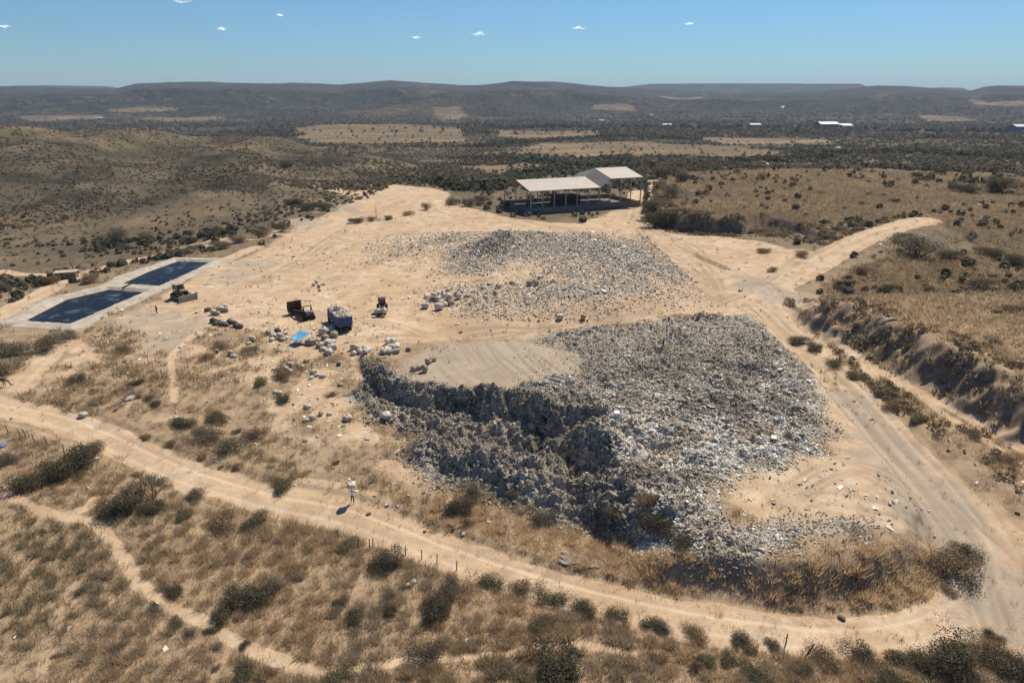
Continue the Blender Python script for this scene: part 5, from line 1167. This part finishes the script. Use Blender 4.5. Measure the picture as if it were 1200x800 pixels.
def wreck():
    p = at(354, 371.5); r = empty('wrecked_loader', p, math.atan2(-.74, .67)); tag(r, 'rusty dark crawler loader with an upturned brown bucket behind the blue truck', 'loader')
    for y in (-.95, .95): track(r, y, 3.6, 1.0, .5, M['black'], x0=1.3)
    MB().box((1.6, 0, 1.1), (2.2, 1.1, .8), bevel=.08).build('engine_hood', M['rust'], r)
    MB().box((1.1, .2, 1.58), (1.4, .8, .1), rot=Matrix.Rotation(.1, 3, 'Y')).build('hood_panel', M['dustgrey'], r)
    m = MB()
    for y in (-.75, .75): m.bar((2.2, y, 1.0), (2.5, y, 2.7), .16); m.bar((2.5, y, 2.7), (3.2, y, 1.0), .16)
    m.bar((2.5, -.75, 2.7), (2.5, .75, 2.7), .18); m.build('roll_frame', M['black'], r)
    MB().box((2.6, 0, 1.3), (.7, .8, .7), bevel=.08).build('seat', M['bluegrey'], r)
    for y in (-.7, .7):
        MB().box((-.9, y, 1.15), (3.2, .18, .32), rot=Matrix.Rotation(-.12, 3, 'Y')).build('lift_arm', M['rust'], r)
    bk = MB(); pts = [(-2.2, .5), (-3.3, .55), (-3.5, 1.3), (-3.2, 2.5), (-3.05, 2.5), (-3.3, 1.3), (-3.15, .75), (-2.2, .65)]
    bk.prism(pts, -1.25, 1.25)
    bk.prism([(-2.2,.5),(-3.3,.55),(-3.5,1.3),(-3.2,2.5),(-2.5,1.6)], -1.27, -1.2); bk.prism([(-2.2,.5),(-3.3,.55),(-3.5,1.3),(-3.2,2.5),(-2.5,1.6)], 1.2, 1.27); bk.build('bucket', M['rust'], r)
    MB().box((-2.4, 0, 1.9), (.14, 2.3, 1.5), rot=Matrix.Rotation(.15, 3, 'Y')).build('guard_plate', M['rust'], r)
    MB().box((-1.3, 0, .65), (2.6, .7, .5)).build('chassis', M['black'], r)
    for y in (-1.0, 1.0): wheel(r, (-2.2, y, .5), .5, .4)
wreck()
def truck():
    p = at(402, 388); a = math.atan2(.87, -.48); r = empty('cargo_truck', p, a); r.location = p + Vector((-.48*2.3, .87*2.3, 0)) + Vector((.3, 0, 0))
    tag(r, 'blue stake bodied truck piled with baled waste seen from behind', 'truck')
    L, W, z0, z1 = 6.2, 2.5, 1.15, 2.75
    MB().box((.6, 0, .85), (8.2, .9, .3)).build('chassis', M['black'], r)
    b = MB(); b.box((0, 0, z0), (L, W, .14))
    for y in (-W/2, W/2): b.box((0, y, (z0+z1)/2+.05), (L, .06, z1-z0-.1))
    for x in (-L/2, L/2): b.box((x, 0, (z0+z1)/2+.05), (.06, W-.1, z1-z0-.1))
    b.build('cargo_body', M['blue'], r)
    for y in (-W/2, W/2):
        s = MB()
        for i in range(13): s.box((-L/2+.1+i*(L-.2)/12, y*1.03, (z0+z1)/2+.06), (.09, .06, z1-z0+.05))
        for z in (z0+.1, (z0+z1)/2, z1): s.box((0, y*1.045, z), (L, .05, .08))
        s.build('side_rail', M['bluegrey'], r)
    s = MB()
    for i in range(5): s.box((-L/2-.05, -W/2+.15+i*(W-.3)/4, (z0+z1)/2+.06), (.06, .08, z1-z0))
    for z in (z0+.1, (z0+z1)/2, z1): s.box((-L/2-.07, 0, z), (.05, W, .07))
    s.build('tailgate', M['bluegrey'], r)
    cb = MB().box((4.1, 0, 1.65), (1.7, 2.3, 1.7), bevel=.12, taper=.9).build('cab', M['blue'], r); MB().box((4.75, 0, 2.1), (.5, 1.9, .6)).build('windscreen', M['glass'], cb)
    for x in (-2.1, -1.0, 3.9):
        for y in (-1.05, 1.05): wheel(r, (x, y, .5), .5, .35)
    for y in (-.95, .95): MB().box((-L/2-.12, y, .95), (.06, .3, .16)).build('tail_light', M['rust'], r)
    # the load: its own stuff
    n = 1500; x = (rng.random(n)-.5)*(L-.4); y = (rng.random(n)-.5)*(W-.3); z = 1.3 + 1.5*rng.random(n)**.4
    R_ = Matrix.Rotation(a, 3, 'Z'); W_ = np.array([(R_ @ Vector((q, w, 0)))[:] for q, w in zip(x, y)]); q0 = r.location
    v, f, c = pieces(W_[:, 0]+q0.x, W_[:, 1]+q0.y, z+q0.z, .2+.3*rng.random(n), rub_cols(n, np.full(n, .9), np.full(n, .0)))
    tag(add_obj('waste_load', np_mesh('waste_load', v, f, M['refuse'], c)), 'pale mixed waste heaped in the bed of the blue truck', 'waste', kind='stuff')
    s_ = r.location + Vector((-.48*1.6, .87*1.6, 2.7)); sack_at(s_, 1.2, 'white', 'white sack on top of the load of the blue truck', None, 0)
truck()
def tractor():
    p = at(448, 366); r = empty('tractor', p, math.atan2(-1, .12)); tag(r, 'small dark tractor carrying two white sacks on its front forks', 'tractor')
    MB().box((.9, 0, 1.15), (1.7, .7, .65), bevel=.08).build('engine_hood', M['rust'], r)
    MB().box((-.4, 0, .95), (1.5, .8, .5), bevel=.05).build('chassis', M['black'], r)
    for y in (-.8, .8): wheel(r, (-.7, y, .75), .75, .42); wheel(r, (1.4, y*.85, .42), .42, .28)
    m = MB()
    for x in (-1.1, .1):
        for y in (-.6, .6): m.box((x, y, 1.9), (.09, .09, 1.5))
    m.build('cab_frame', M['black'], r); MB().box((-.5, 0, 1.9), (1.0, 1.1, .9)).build('cab_glass', M['glass'], r)
    MB().box((-.5, 0, 2.68), (1.5, 1.5, .1), bevel=.03).build('cab_roof', M['rust'], r)
    for y in (-.45, .45): MB().box((1.6, y, .95), (2.2, .12, .16)).build('fork_arm', M['rust'], r)
    MB().box((2.7, 0, .62), (1.0, 1.7, .1)).build('fork_tray', M['rust'], r)
    d = Vector((.12, -1, 0)).normalized(); s = Vector((1, .12, 0)).normalized()
    for k, lb in ((-.55, 'left white sack carried on the forks of the tractor'), (.55, 'right white sack carried on the forks of the tractor')):
        sack_at(p + d*2.6 + s*k + Vector((0, 0, .68)), 1.25, 'white', lb, 'sacks on the tractor forks', 0)
tractor()
def canopy():
    p = at(351, 404); r = empty('canopy', p); tag(r, 'sky blue sheet canopy propped on thin poles over the sacks', 'canopy')
    k = 6.6; c = [(-1.5, -.3, 1.0), (.1, -1.0, .95), (1.75, 1.5, 1.75), (-.5, 2.2, 1.8)]
    b = bmesh.new(); n = 8; g = []
    for i in range(n+1):
        row = []
        for j in range(n+1):
            u, v = i/n, j/n; q = Vector(c[0])*(1-u)*(1-v) + Vector(c[1])*u*(1-v) + Vector(c[2])*u*v + Vector(c[3])*(1-u)*v
            q.z -= .22*math.sin(math.pi*u)*math.sin(math.pi*v) - .05*math.sin(9*u+5*v); row.append(b.verts.new(q))
        g.append(row)
    for i in range(n):
        for j in range(n): b.faces.new((g[i][j], g[i+1][j], g[i+1][j+1], g[i][j+1]))
    me = bpy.data.meshes.new('canopy_sheet'); b.to_mesh(me); b.free(); me.materials.append(M['tarp'])
    for f in me.polygons: f.use_smooth = True
    o = add_obj('canopy_sheet', me, r); s = o.modifiers.new('thickness', 'SOLIDIFY'); s.thickness = .02
    for q in c: MB().bar((q[0], q[1], -.3), q, .07).build('pole', M['wood'], r)
canopy()
def hut():
    p = at(79, 327); r = empty('hut', p, .35); tag(r, 'small grey concrete hut with a flat pale roof above the ponds', 'hut')
    MB().box((0, 0, .8), (4.2, 2.4, 2.0)).build('wall', M['concrete_d'], r); MB().box((0, 0, 1.88), (4.8, 3.0, .14)).build('roof', M['liner'], r)
    MB().box((-.8, -1.22, .75), (.8, .06, 1.7)).build('door', M['black'], r)
    MB().box((1.0, -1.22, 1.1), (.8, .06, .5)).build('window', M['glass'], r)
hut()
def dead_trunk():
    p = at(86, 321); r = random.Random(3); m = MB(); m.cyl((0,0,-.2), (.15,0,1.6), .13, .1, 7); m.cyl((.15,0,1.6), (-.2,.1,3.3), .1, .06, 7); m.cyl((.1,0,1.9), (.7,.1,2.9), .06, .02, 6); m.cyl((-.2,.1,3.3), (-.1,.1,4.6), .06, .02, 6); m.cyl((-.15,.05,2.8), (-.8,0,3.7), .05, .02, 6)
    tag(m.build('dead_tree', M['bark'], loc=p), 'leafless crooked dead trunk beside the small hut', 'tree')
dead_trunk()
tag(MB().cyl((0,0,-.3), (.05,0,4.0), .09, .07, 8).build('pole', M['wood'], loc=at(441, 256)), 'thin upright pole on the grassy bank in the pale clearing', 'pole')

# ------------------------------------------------------------------ fences and stakes
def fence(pts, label, wires=3):
    ps = [at(*q[:2]) for q in pts]; r = empty('wire_fence', ps[0]); tag(r, label, 'fence')
    tops = []
    for p, q in zip(ps, pts):
        h = q[2]; l = q[3] if len(q) > 3 else .05
        a = p - ps[0]; t = a + Vector((l*h, 0, h)); MB().cyl(a-Vector((0,0,.25)), t, .06, .045, 7).build('fence_post', M['wood'], r); tops.append((a, t))
    for k in range(wires):
        f = .35+.28*k; m = MB()
        for (a0, t0), (a1, t1) in zip(tops[:-1], tops[1:]): m.cyl(a0.lerp(t0, f), a1.lerp(t1, f), .012, seg=4)
        m.build('wire', M['black'], r)
fence([(-12,502,1.0),(11,508,1.1,-.25),(24,511,.9,-.2),(31,511,1.0,-.3),(41,519,1.1,-.1),(56,522,1.3,-.15),(75,530,1.1)], 'leaning wire fence of thin posts along the road at the left edge')
fence([(396,632,1.1),(420,640,1.2),(433,643,1.2),(437,643,1.3),(475,650,1.1),(494,655,1.1),(512,660,1.1),(535,668,1.1)], 'line of thin fence stakes on the lower verge of the road below the person', 0)
tag(MB().cyl((0,0,-.3), (.0,0,1.0), .06, .05, 7).build('fence_post', M['wood'], loc=at(921, 754)), 'short upright stake on the lower road verge', 'post')
tag(MB().cyl((0,0,-.3), (.72,.1,1.35), .065, .055, 7).build('fence_post', M['wood'], loc=at(941, 771)), 'long dark stake leaning to the right on the lower verge', 'post')

# ------------------------------------------------------------------ stones and odd items
def lump(name, p, d, mtr, label, cat, seed=0, group=None):
    b = bmesh.new(); bmesh.ops.create_icosphere(b, subdivisions=2, radius=.5); r = random.Random(seed)
    for v in b.verts: k = r.uniform(.8, 1.15); v.co = Vector((v.co.x*d[0]*k, v.co.y*d[1]*k, v.co.z*d[2]*k + d[2]*.3))
    me = bpy.data.meshes.new(name); b.to_mesh(me); b.free(); me.materials.append(mtr); return tag(add_obj(name, me, None, p, r.uniform(0, 6)), label, cat, group)
lump('stone', at(986, 725), (.75,.55,.4), M['stone'], 'dark brown stone lying alone in the middle of the near road', 'stone', 2)
lump('stone', at(432, 602), (.6,.4,.25), M['stone'], 'flat dark clod on the road right of the person', 'stone', 3)
lump('stone', at(498, 623), (.4,.3,.25), M['stone'], 'small dark stone on the near road between person and tall grass', 'stone', 4)
lump('drum', at(397, 428), (.9,.6,.7), M['blue'], 'crumpled blue container on the soil below the sacks row', 'container', 5)
lump('plastic_bag', at(4, 522), (1.4,.8,.4), M['bluegrey'], 'blue plastic sheet crumpled at the left edge by the fence', 'plastic sheet', 6)
lump('tyre', at(153, 467), (1.9,1.3,.5), M['dustgrey'], 'grey rubble lump on the left slope', 'rubble', 7)
def sheet(px, py, w, d, label, mtr, seed):
    p = at(px, py); r = np.random.default_rng(seed); n = 12; V = []
    for i in range(n+1):
        for j in range(n+1):
            x = (i/n-.5)*w*(1+.15*math.sin(j*1.3)); y = (j/n-.5)*d*(1+.2*math.sin(i*.9)); V.append((p.x+x*.95+y*.2, p.y+y-x*.25, 0))
    V = np.array(V); V[:, 2] = land(V[:, 0], V[:, 1]) + .10 + .14*r.random(len(V)); F = np.array([[i*(n+1)+j, (i+1)*(n+1)+j, (i+1)*(n+1)+j+1, i*(n+1)+j+1] for i in range(n) for j in range(n)])
    V[:, :2] -= np.array([p.x, p.y]); V[:, 2] -= p.z
    o = add_obj('tarpaulin', np_mesh('tarpaulin', V, F, mtr), None, p); o.modifiers.new('thickness', 'SOLIDIFY').thickness = .03; return tag(o, label, 'tarpaulin')
sheet(680, 657, 3.6, 1.6, 'crumpled pale grey sheet lying beside the near road', M['liner'], 1)
sheet(1048, 374, 4.5, 1.4, 'pale flat sheet at the lip of the deep cut bank', M['liner'], 2)

# ------------------------------------------------------------------ people, grazing horse, bird
def skin_figure(name, J, E, loc, rz, parent=None, sub=2):
    me = bpy.data.meshes.new(name); me.from_pydata([j[:3] for j in J], E, []); o = bpy.data.objects.new(name, me); LINK(o)
    sk = o.modifiers.new('s', 'SKIN'); sk.use_smooth_shade = True; lay = me.skin_vertices[0].data
    for i, j in enumerate(J): lay[i].radius = (j[3], j[4] if len(j) > 4 else j[3]); lay[i].use_root = (i == 0)
    ss = o.modifiers.new('d', 'SUBSURF'); ss.levels = sub; ss.render_levels = sub
    dg = bpy.context.evaluated_depsgraph_get(); m2 = bpy.data.meshes.new_from_object(o.evaluated_get(dg)); m2.name = name
    bpy.data.objects.remove(o); bpy.data.meshes.remove(me)
    return add_obj(name, m2, parent, loc, rz)
def person(p, rz, label, shirt, trousers, arms='down', stride=.18):
    s = stride
    J = [(0,0,.95,.14,.11),(0,0,1.12,.125,.10),(0,0,1.32,.16,.11),(0,0,1.46,.10,.08),(0,0,1.53,.055,.055),(0,.015,1.62,.085,.095),(0,.01,1.70,.075,.085),
         (-.09,0,.86,.095),(-.10,s*.6,.50,.068),(-.10,s*.9,.10,.045),(-.10,s*.9+.14,.04,.045,.035),
         (.09,0,.86,.095),(.10,-s*.5,.50,.068),(.10,-s,.10,.045),(.10,-s+.14,.04,.045,.035)]
    E = [(0,1),(1,2),(2,3),(3,4),(4,5),(5,6),(0,7),(7,8),(8,9),(9,10),(0,11),(11,12),(12,13),(13,14)]
    for sx in (-1, 1):
        k = len(J)
        if arms == 'up': J += [(sx*.19,0,1.42,.06),(sx*.33,.02,1.60,.045),(sx*.20,.02,1.84,.034),(sx*.17,.03,1.93,.03,.02)]
        else: J += [(sx*.19,0,1.42,.06),(sx*.25,-.03*sx,1.17,.044),(sx*.24,.10,.93,.033),(sx*.23,.13,.84,.032,.02)]
        E += [(3,k),(k,k+1),(k+1,k+2),(k+2,k+3)]
        h = J[k+3]; up = 1 if arms == 'up' else -1
        for f, l in ((-.022,.07),(-.007,.08),(.008,.078),(.022,.065)):
            q = len(J); J += [(h[0], h[1]+f, h[2]+up*.05, .009),(h[0]-sx*.012, h[1]+f*1.1, h[2]+up*(.05+l*.8), .007)]; E += [(k+3,q),(q,q+1)]
        q = len(J); J += [(h[0], h[1]+.045, h[2]+up*.01, .010)]; E += [(k+3, q)]
    o = skin_figure('person', J, E, p, rz); me = o.data; me.materials.clear()
    for m in (M['skin'], shirt, trousers, M['black'], M['hair']): me.materials.append(m)
    for f in me.polygons:
        c = f.center; z = c.z
        if z > 1.55: k = 4 if (abs(c.x) < .13 and (z > 1.70 or (c.y < -.01 and z > 1.58))) else 0
        elif z > .93: k = 1 if not (arms == 'down' and abs(c.x) > .17 and z < 1.12) else 0
        elif z > .09: k = 2 if abs(c.x) < .2 else 0
        else: k = 3
        if arms == 'up' and abs(c.x) > .14 and z > 1.62: k = 0
        f.material_index = k
    hd = MB().box((-.033, .105, 1.655), (.022, .01, .012)); hd.box((.033, .105, 1.655), (.022, .01, .012)); hd.build('eyes', M['black'], o)
    MB().box((0, .118, 1.625), (.022, .03, .04), bevel=.006).build('nose', M['skin'], o); MB().box((0, .105, 1.585), (.05, .012, .01)).build('mouth', M['rust'], o)
    return tag(o, label, 'person')
pp = at(413.5, 589); person(pp, rad(20), 'person in a white shirt and dark trousers walking on the near road under a sack', M['white'], M['darkcloth'], 'up', .22)
sack_at(pp + Vector((0, .05, 1.86)), .95, 'white', 'white sack carried overhead by the person on the near road', None, 0)
person(at(184, 367.5), rad(-30), 'person in dark clothes standing on the grey gravel near the bulldozer', M['darkcloth'], M['darkcloth'])
person(at(777, 409), rad(100), 'person in dark clothes standing on the great rubbish heap', M['darkcloth'], M['jeans'], 'down', .3)
def horse():
    p = at(2, 452.5)
    J = [(-.55,0,1.18,.27,.24),(-.15,0,1.13,.30,.25),(.3,0,1.14,.29,.24),(.62,0,1.22,.21,.18),(.9,0,1.12,.14,.11),(1.2,0,.82,.105,.085),(1.38,0,.52,.10,.07),(1.5,0,.28,.075,.055),(1.55,0,.14,.055,.045)]
    E = [(i, i+1) for i in range(8)]
    for s in (-1, 1):
        k = len(J); J += [(-.62,s*.15,.95,.15),(-.5,s*.16,.72,.09),(-.72,s*.16,.48,.055),(-.66,s*.16,.16,.04),(-.62,s*.16,.03,.05)]; E += [(0,k)]+[(k+i, k+i+1) for i in range(4)]
        k = len(J); J += [(.5,s*.14,.9,.12),(.5,s*.15,.66,.07),(.52,s*.15,.42,.05),(.5,s*.15,.15,.035),(.52,s*.15,.03,.048)]; E += [(2,k)]+[(k+i, k+i+1) for i in range(4)]
        k = len(J); J += [(1.22,s*.06,.93,.03),(1.20,s*.09,1.06,.015)]; E += [(5,k),(k,k+1)]
    k = len(J); J += [(-.85,0,1.2,.05),(-.95,0,.95,.05),(-.93,0,.6,.04)]; E += [(0,k),(k,k+1),(k+1,k+2)]
    o = skin_figure('horse', J, E, p, rad(-6)); o.data.materials.clear(); o.data.materials.append(M['hide']); tag(o, 'grey brown horse grazing with its head lowered at the left edge', 'horse')
horse()
def bird():
    dx, dy, dz = (float(v) for v in ray(916.5, 126.5)); t = 105.0; p = Vector((dx*t, dy*t, CAM_H + dz*t))
    b = skin_figure('bird', [(0,0,0,.09,.07),(.18,0,.02,.06,.05),(.30,0,.06,.03,.03),(.40,0,.05,.035,.03),(.5,0,.04,.01,.01),(-.2,0,0,.06,.04),(-.38,0,-.01,.05,.012)], [(0,1),(1,2),(2,3),(3,4),(0,5),(5,6)], p, rad(140))
    b.data.materials.clear(); b.data.materials.append(M['feather']); tag(b, 'white bird in flight seen against the dark far hills', 'bird')
    for s in (-1, 1):
        m = MB(); m.slab([(.10, s*.05, .02), (.12, s*.35, .22), (-.08, s*.36, .20), (-.16, s*.05, .02)], .015); m.slab([(.12, s*.352, .22), (-.02, s*.75, .30), (-.14, s*.70, .28), (-.08, s*.362, .20)], .012)
        m.build('wing', M['feather'], b)
bird()

# ------------------------------------------------------------------ far buildings, clouds, haze
def far_box(px, py, w, d, h, label, cat, wall, name='warehouse', roofm=None, rz=.1):
    p = at(px, py); r = empty(name, p, rz); tag(r, label, cat)
    MB().box((0, 0, h/2-1), (w, d, h+2)).build('wall', wall, r)
    m = MB(); e = h; m.slab([(-w/2-1,-d/2-1,e),(w/2+1,-d/2-1,e),(w/2+1,0,e+d*.16),(-w/2-1,0,e+d*.16)], .4); m.slab([(-w/2-1,.02,e+d*.16),(w/2+1,.02,e+d*.16),(w/2+1,d/2+1,e),(-w/2-1,d/2+1,e)], .4); m.build('roof', roofm or M['whitewall'], r)
    g = MB()
    for i in range(3): g.box(((i-1)*w*.3, -d/2-.1, h*.35), (w*.12, .2, h*.6))
    g.build('door', M['bluewall'], r)
far_box(968, 152, 42, 30, 12, 'left white roofed warehouse with a blue front on the far plain', 'warehouse', M['bluewall'])
far_box(984, 152, 44, 26, 9, 'long low white warehouse right of the blue fronted one', 'warehouse', M['whitewall'])
far_box(1194, 156, 34, 24, 12, 'blue grey warehouse on the far plain at the right edge', 'warehouse', M['bluegrey'])
far_box(884, 149, 26, 16, 6, 'white farm building at the foot of the conical hill', 'farm building', M['white'], 'farm_building')
far_box(781, 149, 20, 14, 6, 'small white farm building on the plain behind the shed', 'farm building', M['white'], 'farm_building')
far_box(763, 136, 14, 10, 5, 'tiny white house on the far hillside above the shed', 'house', M['white'], 'house')
far_box(705, 143, 14, 10, 5, 'tiny pale house at the foot of the far hills', 'house', M['white'], 'house')
far_box(116, 140, 22, 12, 5, 'tiny pale house beside the far left field', 'house', M['white'], 'house')
def outcrop(px, py, d, seed, label): lump('soil_outcrop', at(px, py), d, M['liner'], label, 'outcrop', seed)
outcrop(982, 178, (9,6,7), 11, 'pale bare soil outcrop in the dark far scrub')
outcrop(981, 168, (6,5,6), 12, 'smaller pale soil outcrop above the larger one in the far scrub')
M['cloud'] = mat('cloud', (.85,.85,.85), rough=1)
_n = M['cloud'].node_tree; _t = _n.nodes.new('ShaderNodeBsdfTranslucent'); _t.inputs[0].default_value = (.75,.75,.75,1); _m = _n.nodes.new('ShaderNodeAddShader')
_n.links.new(_n.nodes['Principled BSDF'].outputs[0], _m.inputs[0]); _n.links.new(_t.outputs[0], _m.inputs[1]); _n.links.new(_m.outputs[0], _n.nodes['Material Output'].inputs[0])
def cloud(px, py, w, h, seed, label):
    dx, dy, dz = (float(v) for v in ray(px, py)); t = 26000; b = bmesh.new(); r = random.Random(seed); k = t/FPX
    g = np.random.default_rng(seed); n = 330; x = np.clip(g.normal(0, .24, n), -.6, .6)*w*k; zz = (g.normal(0, .15, n) + .12*np.sin(x/(w*k)*9+seed))*h*k*(1.1-np.abs(x)/(w*k))
    ov = np.array([[1,0,0],[-1,0,0],[0,1,0],[0,-1,0],[0,0,1],[0,0,-1]], float); of = np.array([[0,2,4],[2,1,4],[1,3,4],[3,0,4],[2,0,5],[1,2,5],[3,1,5],[0,3,5]])
    V = ov[None]*(g.uniform(.10, .24, n)*k)[:, None, None] + np.stack([x, g.normal(0, 60, n), zz], 1)[:, None]
    me = np_mesh('cloud', V.reshape(-1, 3), (of[None]+np.arange(n)[:, None, None]*6).reshape(-1, 3)); b.free(); b = None
    me.materials.append(M['cloud'])
    for f in me.polygons: f.use_smooth = True
    tag(add_obj('cloud', me, None, (dx*t, dy*t, CAM_H+dz*t)), label, 'cloud')
for a in [(562,40,20,7,1,'brightest small white cloud over the middle of the hills'),(678,33,14,5,2,'faint small cloud right of the brightest one'),(260,34,9,5,3,'tiny round cloud in the left part of the sky'),(212,2,24,4,4,'thin cloud cut by the top edge at the left'),
          (5,31,12,5,5,'small cloud at the left edge of the sky'),(488,44,9,4,6,'faint tiny cloud left of the brightest one'),(808,28,9,3,7,'faint thin cloud at the right of the sky'),(328,18,6,3,8,'faintest speck of cloud between left and middle')]: cloud(*a)
def haze():
    b = bmesh.new(); bmesh.ops.create_cube(b, size=1.0)
    for v in b.verts: v.co = Vector((v.co.x*32000, v.co.y*32000, v.co.z*395 + 137.5))
    me = bpy.data.meshes.new('haze'); b.to_mesh(me); b.free(); m = bpy.data.materials.new('haze'); m.use_nodes = True; nt = m.node_tree; nt.nodes.clear()
    out = nt.nodes.new('ShaderNodeOutputMaterial'); v = nt.nodes.new('ShaderNodeVolumePrincipled'); v.inputs['Density'].default_value = HAZE; v.inputs['Color'].default_value = (.62,.74,.92,1); v.inputs['Anisotropy'].default_value = 0.0
    nt.links.new(v.outputs[0], out.inputs['Volume']); me.materials.append(m); o = add_obj('haze', me); tag(o, 'thin pale blue air haze over the whole valley', 'haze', kind='stuff')
HAZE = 6.5e-5
haze()
